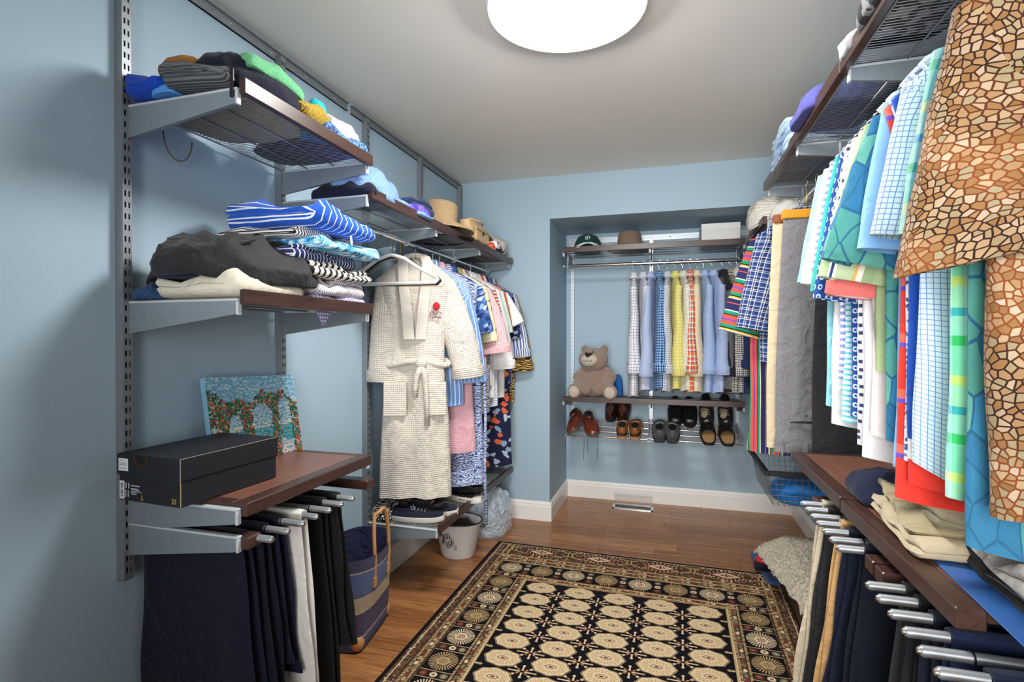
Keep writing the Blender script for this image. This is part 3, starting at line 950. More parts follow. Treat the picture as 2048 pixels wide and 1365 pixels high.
# ------------------------------------------------------------------ folded and crumpled cloth
def folded(name, label, cat, mat, loc, size, layers=3, rz=0.0, seed=0, rough=1.0, group=None, lean=0.0, sag=None, rot=None, parts=None):
    """serpentine fold: layers stacked in z, rolled edges on x, cut ends on y"""
    rnd = random.Random(seed + 5); w_, d_, h_ = size
    lh = h_ / layers; t_ = lh * .92
    path = []
    for i in range(layers):
        z = (i + .5) * lh
        ins = .012 * rnd.uniform(0, 1)
        xs = [-w_/2 + lh/2 + ins, -w_/6, w_/6, w_/2 - lh/2 - .012 * rnd.uniform(0, 1)]
        if i % 2: xs = xs[::-1]
        path += [(x, z) for x in xs]
        if i < layers - 1:
            s = 1 if i % 2 == 0 else -1
            xe = xs[-1]
            for a in (-50, 0, 50):
                path.append((xe + s * lh/2 * cos(radians(a)), z + lh/2 + lh/2 * sin(radians(a)) ))
    up, dn = [], []
    for i, p in enumerate(path):
        a = path[max(i-1, 0)]; b = path[min(i+1, len(path)-1)]
        tx, tz = b[0] - a[0], b[1] - a[1]; l = math.hypot(tx, tz) or 1
        nx, nzz = -tz / l, tx / l
        up.append((p[0] + nx * t_/2, p[1] + nzz * t_/2)); dn.append((p[0] - nx * t_/2, p[1] - nzz * t_/2))
    e0 = path[0]; e1 = path[-1]
    s0 = -1
    ring2 = up + [(e1[0] + (.35*t_ if (layers % 2) else -.35*t_), e1[1])] + dn[::-1] + [(e0[0] - .35 * t_, e0[1])]
    m_ = 24; rings = []
    for j in range(m_ + 1):
        f = (1 - cos(pi * j / m_)) / 2 * .5 + .5 * j / m_; y = (f - .5) * d_
        e = min(f, 1 - f) * 2
        k = 1 - .10 * (1 - min(1, e * 4)) ** 2
        ring = []
        for (x, z) in ring2:
            xx = x * (k + .05 * nz(y * 7, z * 18, seed)) ; zr = z / h_
            q_ = 1 - min(1, e * d_ / (1.3 * h_ + .02)); zz = h_/2 + (z - h_/2) * (.45 + .55 * math.sqrt(max(0, 1 - q_ * q_))) + rough * .026 * zr * (nz(xx * 7, y * 8, seed + 2) + .5 * nz(xx * 20, y * 16, seed))
            yy = y * (1 + .06 * nz(x * 8, z * 25, seed + 9)) + .006 * nz(x * 14, z * 40, seed + 4) * (1 if e < .2 else 0)
            zz += lean * xx * zr
            if sag: zz = sag(xx, yy, zz)
            ring.append((xx, yy, max(zz, .0005) if not sag else zz))
        rings.append(ring)
    mb = MB(); mb.loft(rings, True, True)
    o = mb.build(name, mat, None, smooth=65, loc=loc, rotz=rz)
    if rot: o.rotation_euler = rot
    return tag(o, label, cat, group)

def crumple(name, label, cat, mat, loc, size, rz=0.0, seed=0, amp=.35, freq=9.0, group=None, sag=None, parent=None, ridged=True, exp=.55, rot=None, n=56, m_=26):
    w_, d_, h_ = size
    rings = []
    for j in range(m_ + 1):
        v = j / m_
        if v < .2: r = .55 + .45 * (v / .2); z = .0
        else:
            a = (v - .2) / .8 * pi / 2
            r = max(.001, cos(a) ** exp); z = sin(a) ** .8
        ring = []
        for k in range(n):
            a = 2*pi*k/n
            c_, s_ = cos(a), sin(a)
            x = r * (abs(c_) ** .7) * (1 if c_ > 0 else -1); y = r * (abs(s_) ** .7) * (1 if s_ > 0 else -1)
            q = 1 + .16 * nz(c_ * 1.6 + seed, s_ * 1.6, z)
            X, Y = x * q * w_/2, y * q * d_/2
            b = nz(X * freq + seed, Y * freq, z) 
            if ridged: b = 1 - 2 * abs(b) ** .8
            b2 = 1 - 2 * abs(nz(X * freq * 2.3, Y * freq * 2.3 + seed, z * 2))
            hgt = h_ * z * (1 - amp * .5 + amp * (b * .6 + b2 * .25))
            wob = 1 + .05 * b2 * min(1, z * 3)
            Z = hgt
            P = (X * wob, Y * wob, Z)
            if sag: P = (P[0], P[1], sag(P[0], P[1], P[2]))
            ring.append(P)
        rings.append(ring)
    mb = MB(); mb.loft(rings, True, True)
    o = mb.build(name, mat, parent, smooth=True, loc=loc, rotz=rz)
    if rot: o.rotation_euler = rot
    return tag(o, label, cat, group) if label else o

# ------------------------------------------------------------------ folded clothes, left wall
Z1, Z2, Z3, Z4 = 1.957, 1.407, 1.837, .372
navy = fab('navy', '#0E1226'); black = fab('black', '#121214'); royal = fab('royal', '#0F45B4'); white = fab('white', '#E6E6E8'); cream = fab('cream', '#CDC8B8')
khaki = fab('khaki', '#B9AC8E'); beige = fab('beige', '#CFC2A8'); charcoal = fab('charcoal', '#262629'); denim = fab('denim', F_marl('#1E3858', '#2C4C72')); ltblue = fab('ltblue', '#7FA6D8')
greyrib = fab('grey_rib', F_rib('#6B7078', '#3E4248', .009))
G = 'clothes on the topmost left shelf'
crumple('folded_trousers', 'khaki garment lying flat on the topmost left shelf, seen through its wires', 'clothes', khaki, (-1.27, 1.31, Z1), (.34, .34, .03), seed=2, group=G, amp=.2)
crumple('dark_garment', 'dark purple garment seen through the wires at the far end of the topmost shelf', 'clothes', fab('plum', F_marl('#241C34', '#4A2140', 60)), (-1.27, 1.60, Z1), (.34, .22, .03), seed=3, group=G, amp=.2)
folded('folded_shirt', 'bright royal blue shirt at the wall end of the topmost left shelf', 'clothes', royal, (-1.385, 1.19, Z1 + .002), (.14, .20, .058), 2, seed=4, group=G, lean=-.1)
crumple('light_blue_garment', 'light blue garment showing beneath the bright royal blue shirt', 'clothes', fab('sky', '#4E93E0'), (-1.315, 1.135, Z1 + .002), (.09, .09, .03), seed=5, group=G)
crumple('black_garment', 'black garment behind the bright royal blue shirt', 'clothes', black, (-1.37, 1.31, Z1 + .03), (.14, .14, .05), seed=6, group=G)
folded('knit_sweater', 'grey ribbed sweater folded at the near end of the topmost shelf', 'sweater', greyrib, (-1.215, 1.185, Z1 + .004), (.20, .20, .072), 3, seed=7, group=G, rz=.15, rough=1.4)
crumple('brown_garment', 'ochre brown garment on top of the topmost left pile', 'clothes', fab('ochre', '#8A5A22'), (-1.29, 1.17, Z1 + .066), (.13, .15, .05), seed=8, group=G)
trk = crumple('track_trousers', 'navy track trousers with a small pale label, heaped on the topmost shelf', 'trousers', navy, (-1.17, 1.25, Z1 + .012), (.21, .29, .105), seed=9, group=G, amp=.5, rz=-.2)
mb = MB(); mb.bbox((-.014, -.002, -.008), (.014, .002, .008), .001); mb.build('label_patch', simple('label_grey', '#9AA0A8', .6), trk, loc=(.03, -.09, .088), rot=(1.2, 0, .5))
crumple('green_towel', 'mint green towel rolled on the topmost left shelf', 'towel', fab('mint', F_marl('#6DB585', '#58A273', 300)), (-1.135, 1.30, Z1 + .080), (.11, .28, .058), seed=10, group=G, rz=.12, amp=.3)
folded('yellow_sweater', 'mustard yellow ribbed sweater beside the mint green towel', 'sweater', fab('mustard', F_rib('#C9A83E', '#8E7226', .008)), (-1.11, 1.415, Z1 + .012), (.09, .14, .070), 2, seed=11, group=G, rz=.1)
crumple('swim_trunks', 'turquoise swim trunks rolled beside the white fleece', 'trunks', fab('turq', '#1FA6AE'), (-1.13, 1.485, Z1 + .012), (.11, .08, .105), seed=12, group=G)
crumple('fleece', 'white fleece bundle at the far end of the topmost left shelf', 'fleece', fab('fleece', '#CFCABD', 1.0, .6), (-1.17, 1.63, Z1 + .03), (.17, .22, .100), seed=13, group=G, amp=.45)
folded('blue_knit', 'blue marled knit folded under the white fleece', 'sweater', fab('bluemarl', F_marl('#5C86B8', '#24406E', 120)), (-1.13, 1.59, Z1 + .002), (.14, .26, .05), 2, seed=14, group=G)
# drawstring loop hanging through the wires
mb = MB(); mb.tube([(-1.455 + .0, 1.27 + .05 * cos(a) * 1.0, Z1 - .035 - .075 * sin(a)) for a in [i * pi / 14 for i in range(15)]], .0022, 6)
tag(mb.build('drawstring', fab('cord', '#6B6258'), None, smooth=True), 'thin grey drawstring loop hanging below the topmost left shelf', 'cord')
mb = MB(); mb.bbox((-1.098, 1.108, Z1 - .03), (-1.086, 1.114, Z1 + .045), .002)
tag(mb.build('black_strap', M_DARK, None), 'short black strap hanging over the near bracket of the topmost shelf', 'strap')

G = 'clothes on the eye level left shelf'
crumple('jeans', 'dark blue jeans bundled against the left wall at eye level', 'jeans', denim, (-1.39, 1.19, Z2), (.13, .18, .05), seed=20, amp=.6, freq=16, group=G)
folded('cream_trousers', 'cream trousers folded under the black jacket', 'trousers', cream, (-1.22, 1.24, Z2), (.29, .28, .062), 2, seed=21, group=G, rough=1.5)
crumple('grey_trousers', 'pale grey trousers crumpled between cream trousers and black jacket', 'trousers', fab('palegrey', '#C9C9CC'), (-1.20, 1.27, Z2 + .045), (.22, .24, .055), seed=22, group=G, amp=.5)
crumple('navy_shirt', 'navy shirt with collar poking out under the black jacket', 'clothes', fab('navyshirt', '#1B2748'), (-1.28, 1.19, Z2 + .055), (.20, .20, .055), seed=23, group=G)
jk = crumple('black_jacket', 'black jacket heaped on top of the cream trousers', 'jacket', fab('jacket', '#232427', .75, .6), (-1.25, 1.29, Z2 + .085), (.40, .42, .105), seed=24, group=G, amp=.45, rz=-.15, sag=lambda x, y, z: z - max(0, -x - .10) * .45 - max(0, x - .1) * .5 - max(0, -y-.12) * .3)
for k in range(2):
    mb = MB(); mb.lathe([(.007, 0), (.006, .003), (.0001, .003)], 12); mb.build('button', M_DARK, jk, loc=(.10 + .03 * k, .00 - .05 * k, .083 - .012 * k), rot=(.3, .4, 0))
for (x_, y_, z_, w_, d_, rz_, rx_, nm2) in ((-.02, -.10, .088, .17, .06, .25, .35, 'collar_flap'), (.10, -.07, .072, .10, .07, -.5, .45, 'pocket_flap')):
    mb = MB(); rg = []
    for q in range(7):
        f = q / 6 - .5
        rg.append([(f * w_, -d_/2, .004 * sin(q * 2)), (f * w_, d_/2, .006 * cos(q * 1.5)), (f * w_, d_/2, .006 + .006 * cos(q * 1.5)), (f * w_, -d_/2, .005 + .004 * sin(q * 2))])
    mb.loft(rg, True, True); mb.build(nm2, fab('jacket', '#232427'), jk, smooth=50, loc=(x_, y_, z_), rot=(rx_, .1, rz_))
G2 = 'striped pile on the eye level left shelf'
folded('purple_garment', 'white and lavender patterned garment at the bottom of the striped pile', 'clothes', fab('lav', F_check('#E5E2F0', '#7F7BC0', .012, .35)), (-1.23, 1.575, Z2), (.32, .30, .035), 2, seed=30, group=G2)
folded('white_knit', 'white knit folded low in the striped pile', 'clothes', fab('whiteknit', F_rib('#EAE6EA', '#C8C2CC', .01)), (-1.22, 1.56, Z2 + .033), (.33, .30, .055), 3, seed=31, group=G2, rough=1.6)
folded('striped_shirt', 'cream shirt with bold black zebra stripes in the middle of the pile', 'clothes', fab('zebra', F_zebra('#E8E4DC', '#15151A', .03, .02, .45)), (-1.21, 1.54, Z2 + .085), (.33, .34, .050), 3, seed=32, group=G2, rough=1.4)
folded('striped_shirt', 'navy shirt with fine white stripes in the middle of the pile', 'clothes', fab('navystr', F_zebra('#1D2A5C', '#DDE0EC', .016, .006, .25)), (-1.24, 1.50, Z2 + .13), (.34, .32, .048), 3, seed=33, group=G2, rough=1.4)
folded('floral_towel', 'aqua and white floral cloth in the upper part of the striped pile', 'clothes', fab('aquafl', F_floral('#6FC0E0', ['#1F7FC0', '#E4F2F6', '#2A5FA8', '#BFE4F0'], 40, .42)), (-1.19, 1.56, Z2 + .172), (.36, .34, .038), 2, seed=34, group=G2, rough=1.6)
folded('striped_shirt', 'white shirt with thin black stripes, second from the top of the pile', 'clothes', fab('thinblk', F_zebra('#EDEDEE', '#1B1B22', .010, .006, .4)), (-1.24, 1.51, Z2 + .205), (.34, .32, .035), 3, seed=35, group=G2)
hd = folded('hooded_towel', 'royal blue hooded top with white stripes on top of the pile', 'hooded top', fab('bluestr', F_zebra('#1E55C0', '#E8EEF6', .030, .006, .16)), (-1.20, 1.53, Z2 + .235), (.36, .36, .082), 2, seed=36, group=G2, rough=2.6, lean=-.10)
mb = MB(); mb.tube([(.10, .02, .055), (.13, .03, .060), (.155, .03, .045), (.165, .03, .01), (.165, .035, -.03)], .004, 8); mb.build('drawcord', white, hd, smooth=True)
mb = MB(); mb.prism([(-.05, 0), (.05, 0), (.0, -.055)], 'y', 0, .002)
tag(mb.build('handkerchief_corner', FM['lav'], None, loc=(-1.10, 1.50, Z2 - .012), rotz=pi/2), 'lavender checked cloth corner hanging below the eye level left shelf', 'cloth')

G = 'clothes on the long high left shelf'
crumple('denim_shirt', 'light blue denim shirt draped at the near end of the long shelf', 'clothes', fab('ltdenim', F_marl('#5F7FB0', '#7392C4')), (-1.17, 1.86, Z3), (.22, .26, .13), seed=40, group=G, amp=.4)
crumple('navy_trousers', 'dark navy trousers in front of the light denim shirt', 'trousers', navy, (-1.20, 1.79, Z3), (.30, .15, .06), seed=41, group=G, amp=.4)
crumple('denim_sleeve', 'pale denim sleeve running along the long shelf front edge', 'clothes', FM['ltdenim'], (-1.13, 2.02, Z3), (.13, .18, .05), seed=42, group=G)
folded('folded_jeans', 'dark blue jeans folded on the long left shelf', 'jeans', fab('dkdenim', F_marl('#1E2C4C', '#2C3D62')), (-1.17, 2.22, Z3 + .03), (.18, .22, .06), 3, seed=43, group=G)
crumple('purple_shirt', 'violet shirt on the shelf edge beside the dark folded jeans', 'clothes', fab('violet', F_marl('#3B2E9A', '#6E56C8', 40)), (-1.10, 2.17, Z3 + .012), (.10, .18, .045), seed=44, group=G)
folded('aqua_shirt', 'pale blue shirt under the violet shirt', 'clothes', fab('paleaqua', '#6F9AC6'), (-1.12, 2.16, Z3), (.16, .14, .022), 2, seed=45, group=G)
# hats
def brim_hat(name, label, loc, rz, m, band, R=.19, r=.085, h=.11, droop=.03, group=None, tilt=None, ribs=0, oval=1.2, pinch=0.0):
    t = thing(name, label, 'hat', loc, rz, group)
    if tilt: t.rotation_euler = tilt
    prof = [(R, 0), (R*1.0, .004), (R*.8, .004 + droop*.5), (r*1.12, droop + .002), (r*1.02, droop + .01), (r*1.0, droop + h*.5), (r*.93, droop + h*.85), (r*.75, droop + h), (r*.4, droop + h*(1 - pinch)), (.001, droop + h*(1 - pinch*1.2))]
    mb = MB(); n = 40; rings = []
    for q, (rr, z) in enumerate(prof):
        rings.append([(rr * cos(2*pi*k/n) * oval**.5, rr * sin(2*pi*k/n) / oval**.5, z + (-.02 * abs(sin(2*pi*k/n)) ** 2 * (1 if q < 3 else 0) * (droop / .03) * .6 if rr > r * 1.2 else 0) + (0.02 if q<3 else 0)*0) for k in range(n)])
    low = [(p[0]*.98, p[1]*.98, p[2] - .003) for p in rings[0]]
    low2 = [(p[0]*(r/R), p[1]*(r/R), droop - .004) for p in rings[0]]
    mb.loft([low2, low] + rings, True, True); mb.build('crown_and_brim', m, t, smooth=50)
    if band:
        mb = MB(); mb.loft([[(rr * cos(2*pi*k/n) * oval**.5, rr * sin(2*pi*k/n) / oval**.5, z) for k in range(n)] for rr, z in ((r*1.06, droop + .004), (r*1.09, droop + .008), (r*1.06, droop + .03), (r*1.0, droop + .031))])
        mb.build('hat_band', band, t, smooth=50)
    return t
straw = fab('straw', lambda n: (n.bump(n.ma('SINE', n.ma('MULTIPLY', n.V, 2*pi/.007)), .9, .003), n.mix(n.noise(160).outputs[0], '#B99468', '#E0C49A'))[1], .8, .1)
brim_hat('black_hat', 'wide black sun hat lying under the straw hat', (-1.20, 2.64, Z3 + .001), .4, fab('blackstraw', F_rib('#1E1E20', '#0A0A0B', .006)), None, .175, .08, .05, .02)
brim_hat('straw_hat', 'natural straw sun hat with deep brim on the long left shelf', (-1.215, 2.66, Z3 + .065), .3, straw, None, .185, .088, .11, .035, tilt=(radians(-4), radians(8), 0))
# handbag
hb = thing('handbag', 'tan leather handbag with a pocket flap on the long left shelf', 'handbag', (-1.15, 3.02, Z3 + .002), .0)
M_TAN = simple('tan_leather', '#D0B083', .42, 0, .5, .05)
mb = MB(); rings = []
for j in range(9):
    f = j / 8; z = f * .155; wx = .065 * (1 - .45 * f ** 2); wy = .165 * (1 - .12 * f)
    ring = []
    for k in range(28):
        a = 2*pi*k/28; c_, s_ = cos(a), sin(a)
        x = wx * (abs(c_)**.5) * (1 if c_ > 0 else -1); y = wy * (abs(s_)**.5) * (1 if s_ > 0 else -1)
        ring.append((x + .012 * nz(y*12, z*14, 3), y + .008 * nz(x*9, z*12, 6), z + .006 * nz(x*20, y*10, 1)))
    rings.append(ring)
mb.loft(rings, True, True); mb.build('body', M_TAN, hb, smooth=60)
mb = MB(); mb.bbox((.058, -.12, .035), (.070, .10, .115), .004); fl = mb.build('front_pocket', M_TAN, hb)
mb = MB(); mb.bbox((.069, -.125, .095), (.075, .105, .112), .002); mb.build('pocket_flap', simple('tan_leather_dark', '#B58F5E', .45), hb)
mb = MB(); mb.lathe([(.012, 0), (.012, .003), (.006, .004), (.006, .001)], 14, M=Matrix.Translation((.076, -.02, .085)) @ Matrix.Rotation(pi/2, 4, 'Y')); mb.build('ring_buckle', simple('dark_metal', '#4A4238', .35, .8), hb, smooth=40)
mb = MB(); mb.tube([(0, -.12, .15), (.02, -.10, .165), (.05, -.02, .162), (.045, .06, .165), (0, .12, .15)], .007, 8); mb.build('strap', M_TAN, hb, smooth=True)
G = 'clothes beside the tan handbag'
crumple('sequin_wrap', 'black speckled wrap piled at the far end of the long left shelf', 'scarf', fab('sequin', F_dots('#1B1A1C', '#7A7060', 140, .2, None, 1.0), .6), (-1.27, 3.28, Z3 + .05), (.30, .46, .115), seed=50, group=G, amp=.3)
crumple('red_scarf', 'orange red dotted scarf tucked beside the tan handbag', 'scarf', fab('redscarf', F_dots('#D43A1C', '#F0B49A', 55, .3)), (-1.115, 3.20, Z3), (.10, .12, .075), seed=51, group=G)
crumple('navy_garment', 'navy garment beside the orange red scarf', 'clothes', navy, (-1.14, 3.31, Z3 + .01), (.16, .16, .09), seed=52, group=G)
crumple('white_garment', 'white crumpled cloth between red scarf and dotted hat', 'clothes', white, (-1.10, 3.255, Z3 + .04), (.09, .09, .05), seed=53, group=G)
crumple('blue_scarf', 'cobalt blue scarf low at the far end of the long shelf', 'scarf', fab('cobalt', '#23409A'), (-1.095, 3.33, Z3), (.06, .07, .04), seed=54, group=G)
brim_hat('dotted_hat', 'white cloth sun hat with small black dots', (-1.16, 3.44, Z3 + .06), 0, fab('dothat', F_dots('#D8D4CC', '#2A2A2C', 95, .27)), None, .10, .07, .07, .02, tilt=(.2, .5, 0))
crumple('dotted_scarf', 'black and white dotted scarf under the dotted sun hat', 'scarf', fab('dotscarf', F_dots('#16161A', '#E8E4E0', 75, .3, None, .8)), (-1.125, 3.43, Z3), (.14, .20, .06), seed=55, group=G)

# low shelf: shoes and cloth
M_RUB = simple('rubber_white', '#D5D0C6', .6); M_BLKL = simple('black_leather', '#17171A', .35)
def shoe(name, label, loc, rz, upper, sole, L=.28, W=.10, sh=.022, h=.085, lining=None, laces=None, tilt=0.0, group=None, roll=0.0, open_=True, toe=.048, mid=None, hang=None, band=None, slide=False):
    t = thing(name, label, 'shoe', loc, 0, group)
    t.rotation_euler = (Matrix.Rotation(rz, 4, 'Z') @ Matrix.Rotation(-tilt, 4, 'Y') @ Matrix.Rotation(roll, 4, 'X')).to_euler()
    def hw(s): # half width, s from heel 0 to toe 1
        return W/2 * (.62 + .42 * sin(pi * min(1, max(0, (s - .05)) * .78 + .12)) ** 1.3) * (1 if s < .84 else max(.15, (1 - ((s - .84)/.165)**2)) ** .5) * (1 if s > .08 else (.55 + .45 * (s/.08) ** .5))
    st = [0, .02, .05, .1, .18, .28, .38, .48, .58, .68, .76, .84, .9, .95, .985, 1.0]
    rings = []
    for z, k in ((0, .96), (.003, 1.0), (sh, 1.02), (sh + .001, .98)):
        a = [((s - .5) * L, hw(s) * k * 1.05, z + (.006 * max(0, s - .7) / .3)) for s in st]
        b = [((s - .5) * L, -hw(s) * k * 1.05, z + (.006 * max(0, s - .7) / .3)) for s in reversed(st)]
        rings.append(a + b)
    mb = MB(); mb.loft(rings, True, True); mb.build('sole', sole, t, smooth=40)
    if not slide:
        def top(s):
            if s < .42: return sh + (h - sh) * (.82 + .18 * cos(s / .42 * pi)) * 1.0
            return sh + (toe - sh) + (h * 1.0 - toe) * max(0, (1 - (s - .42) / .42)) ** 1.4 * .75
        rings = []; m_ = 13
        for s in st:
            ring = []
            tz = top(s) * (1 if s < .9 else (1 - ((s - .9)/.1)**2 * .55)); wd = hw(s)
            if s < .02: tz *= .93
            for k in range(m_):
                a = pi * k / (m_ - 1)
                c_, s_ = cos(a), sin(a)
                nar = .72 if s < .5 else 1.0
                ring.append(((s - .5) * L, wd * (abs(c_) ** .75) * (1 if c_ > 0 else -1) * (1 - (1 - nar) * s_ ** 2), sh - .002 + (tz - sh) * (s_ ** .62)))
            rings.append(ring)
        mb = MB(); mb.loft(rings, True, True); mb.build('upper', upper, t, smooth=50)
        ox = (.22 - .5) * L
        if open_:
            mb = MB(); rx, ry = L * .19, W * .30
            zt = top(.12) - .001
            mb.loft([[(ox + rx * k_ * cos(2*pi*k/20), ry * k_ * sin(2*pi*k/20), zt + dz - .10 * (cos(2*pi*k/20)) * 0) for k in range(20)] for k_, dz in ((1.08, -.012), (1.10, .001), (1.0, .006), (.92, .002), (.86, -.010))], False, False)
            mb.build('collar', upper, t, smooth=60)
            mb = MB(); mb.loft([[(ox + rx * k_ * cos(2*pi*k/20), ry * k_ * sin(2*pi*k/20), zt + dz) for k in range(20)] for k_, dz in ((.93, .0025), (.6, .0018))], False, True)
            mb.build('lining', lining or M_DARK, t)  # disc on the closed upper; dark default paints the shade inside
        if mid:
            mb = MB(); rr = []
            for z, k_ in ((sh, 1.03), (sh + .024, 1.035), (sh + .026, .97)):
                a = [((s - .5) * L, hw(s) * k_, z) for s in st[:6]]; b = [((s - .5) * L, -hw(s) * k_, z) for s in reversed(st[:6])]
                rr.append(a + b)
            mb.loft(rr, False, True); mb.build('heel_panel', mid, t, smooth=40)
        if laces:
            mb = MB()
            for i in range(4):
                s = .44 + i * .065; z = top(s) + .003
                mb.tube([((s - .5) * L, -.022, z - .006), ((s - .5) * L, 0, z + .001), ((s + .02 - .5) * L, .022, z - .006)], .002, 5)
            s = .42; z = top(s)
            for q in (-1, 1): mb.tube([((s-.5)*L, 0, z + .004), ((s-.5)*L - .015, q*.02, z + .012), ((s-.5)*L - .004, q*.032, z - .002), ((s - .5)*L, 0, z + .004)], .0016, 5)
            mb.build('laces', laces, t, smooth=True)
    else:
        mb = MB(); a = [((s - .5) * L, hw(s) * .88, sh + .003) for s in st]; b = [((s - .5) * L, -hw(s) * .88, sh + .003) for s in reversed(st)]
        mb.loft([[(p[0], p[1], sh - .001) for p in a + b], a + b], False, True); mb.build('footbed', lining, t)
        for s0 in ((.50, .66), (.70, .84)) if slide == 2 else ((.32, .80),):
            rings = []
            for s in (s0[0], s0[0] + .01, (s0[0] + s0[1])/2, s0[1] - .01, s0[1]):
                ring = []
                for k in range(12):
                    a_ = pi * k / 11
                    ring.append(((s - .5) * L, hw(s) * 1.07 * cos(a_), sh * .5 + (h - sh * .5) * sin(a_) ** .7))
                for k in range(11, -1, -1):
                    a_ = pi * k / 11
                    ring.append(((s - .5) * L, (hw(s) * 1.07 - .004) * cos(a_), sh * .5 + (h - .004 - sh * .5) * sin(a_) ** .7))
                rings.append(ring)
            mb = MB(); mb.loft(rings, True, True); mb.build('strap', upper, t, smooth=40)
    if hang:
        Minv = Matrix.Translation(Vector(loc)) @ t.rotation_euler.to_matrix().to_4x4()
        Minv = Minv.inverted()
        for pts in hang:
            mb = MB(); mb.tube([Minv @ Vector(p) for p in pts], .0016, 5); mb.build('hanging_lace', laces, t, smooth=True)
    return t
M_NAVC = fab('navy_canvas', '#1B1E2E'); M_FOOT = simple('cork_footbed', '#B08A5A', .7)
G = 'canvas shoes under the robe'
shoe('canvas_shoe', 'navy canvas shoe with white rubber sole and striped laces, nearest on the low shelf', (-1.22, 2.43, Z4 + .002), radians(10), M_NAVC, M_RUB, .27, .095, .024, .062, laces=fab('lace_stripe', F_zebra('#D8DCE6', '#2C3C6E', .006, 0, .4)), group=G, toe=.05)
shoe('canvas_shoe', 'navy canvas shoe with white rubber sole, second on the low shelf', (-1.19, 2.54, Z4 + .002), radians(8), M_NAVC, M_RUB, .27, .095, .024, .062, laces=M_NAVC, group=G, toe=.05)
sd = 'sandals on the low left shelf'
shoe('sandal', 'black strap sandal lying over the navy canvas shoes', (-1.22, 2.485, Z4 + .068), radians(-12), M_BLKL, M_BLKL, .25, .09, .02, .06, lining=M_FOOT, group=sd, slide=1, roll=.15)
shoe('sandal', 'black sandal with brown footbed stacked on the low shelf edge', (-1.13, 2.80, Z4 + .062), radians(-8), M_BLKL, M_BLKL, .25, .09, .025, .058, lining=simple('brown_footbed', '#7A5238', .6), group=sd, slide=2)
shoe('sandal', 'black low sandal beneath the brown footbed sandal', (-1.12, 2.80, Z4 + .002), radians(-14), M_BLKL, simple('sole_white', '#DDDAD4', .5), .25, .09, .03, .055, lining=M_BLKL, group=sd, slide=2)
crumple('dotted_bag', 'black cloth with tiny white dots on the low shelf by the wall', 'cloth', FM['dotscarf'], (-1.40, 2.42, Z4), (.13, .16, .10), seed=60)
crumple('dotted_cloth', 'dark speckled cloth behind the canvas shoes', 'cloth', FM['sequin'], (-1.33, 2.52, Z4), (.12, .14, .13), seed=61)
mb = MB(); mb.prism([(-.04, 0), (.05, 0), (.12, .18), (.04, .20), (-.03, .17)], 'x', -.03, .03)
tag(mb.build('gift_bag', simple('light_blue_paper', '#79B2E0', .5), None, loc=(-1.22, 3.02, Z4 + .003), rotz=.2), 'light blue paper bag standing on the low shelf', 'bag')
for k in range(2):
    mb = MB(); mb.bbox((-.06, -.10, 0), (.06, .10, .09), .006); bx = mb.build('box', simple('dark_box', '#22262C', .35), None, loc=(-1.24, 3.20 + .22 * k, Z4 + .003))
    tag(bx, ('dark glossy box on the low shelf beside the blue paper bag', 'dark glossy box at the far corner of the low shelf')[k], 'box', 'dark boxes on the low shelf')

# bucket and plastic bag under the low shelf
bk = thing('bucket', 'white oval tub with black line lettering under the low shelf', 'bucket', (-1.21, 2.93, .001), 0)
M_TUB = simple('white_enamel', '#DCDCDC', .3, 0, .5, .01)
mb = MB(); mb.lathe([(.0001, .0), (.095, .0), (.102, .008), (.145, .205), (.150, .210), (.146, .213), (.140, .206), (.098, .012), (.0001, .010)], 40, sx=1.0, sy=.80); mb.build('shell', M_TUB, bk, smooth=50)
mb = MB(); mb.lathe([(.147, .207), (.152, .211), (.148, .216), (.143, .212)], 40, sx=1.0, sy=.8); mb.build('rim', M_DARK, bk, smooth=50)
for s in (-1, 1):
    mb = MB(); mb.tube([(s*.146, -.02, .19), (s*.165, -.015, .185), (s*.165, .015, .185), (s*.146, .02, .19)], .004, 6); mb.build('handle', M_DARK, bk, smooth=True)
mb = MB(); random.seed(8)
def tubxyz(a, z, off=.0012):
    r = .102 + (.145 - .102) * (z - .008) / .197 + off
    return (r * cos(a), r * .8 * sin(a), z)
x = -1.95
for ri, (z0, hh, a0) in enumerate(((.128, .036, -2.30), (.082, .036, -2.15))):
    a = a0
    for i in range(10):
        wd = random.uniform(.085, .125); 
        z_0 = z0 + .010 * sin(i * 1.2) - .0015 * i; z_1 = z_0 + hh * random.uniform(.85, 1.15)
        k = random.randint(0, 3)
        P = [(a, z_0), (a, z_1), (a + wd*.6, z_1), (a + wd*.6, z_0)]
        if k == 0: P = [(a, z_0), (a, z_1), (a + wd*.6, (z_0+z_1)/2), (a, (z_0+z_1)/2)]
        if k == 1: P = [(a, z_0), (a + wd*.35, z_1), (a + wd*.7, z_0), (a + wd*.5, (z_0+z_1)/2), (a + wd*.2, (z_0+z_1)/2)]
        if k == 2: P = [(a + wd*.6, z_1), (a, z_1), (a, (z_0+z_1)/2), (a + wd*.6, (z_0+z_1)/2), (a + wd*.6, z_0), (a, z_0)]
        mb.tube([tubxyz(*q) for q in P], .0014, 4)
        a += wd * .8
mb.build('lettering', M_DARK, bk)
crumple('tub_contents', 'dark brown garment stuffed into the white oval tub', 'clothes', fab('dkbrown', '#3A2A22'), (-1.21, 2.93, .12), (.20, .15, .09), seed=66)
plas, n_ = base_mat('thin_plastic', .25, 0, .5)
n_.put(n_.b.inputs['Base Color'], '#CFE0EE'); n_.b.inputs['Transmission Weight'].default_value = .35; n_.b.inputs['Roughness'].default_value = .3
w1 = n_.noise(18, None, 4.0, 1.5); n_.bump(w1.outputs[0], .9, .03)
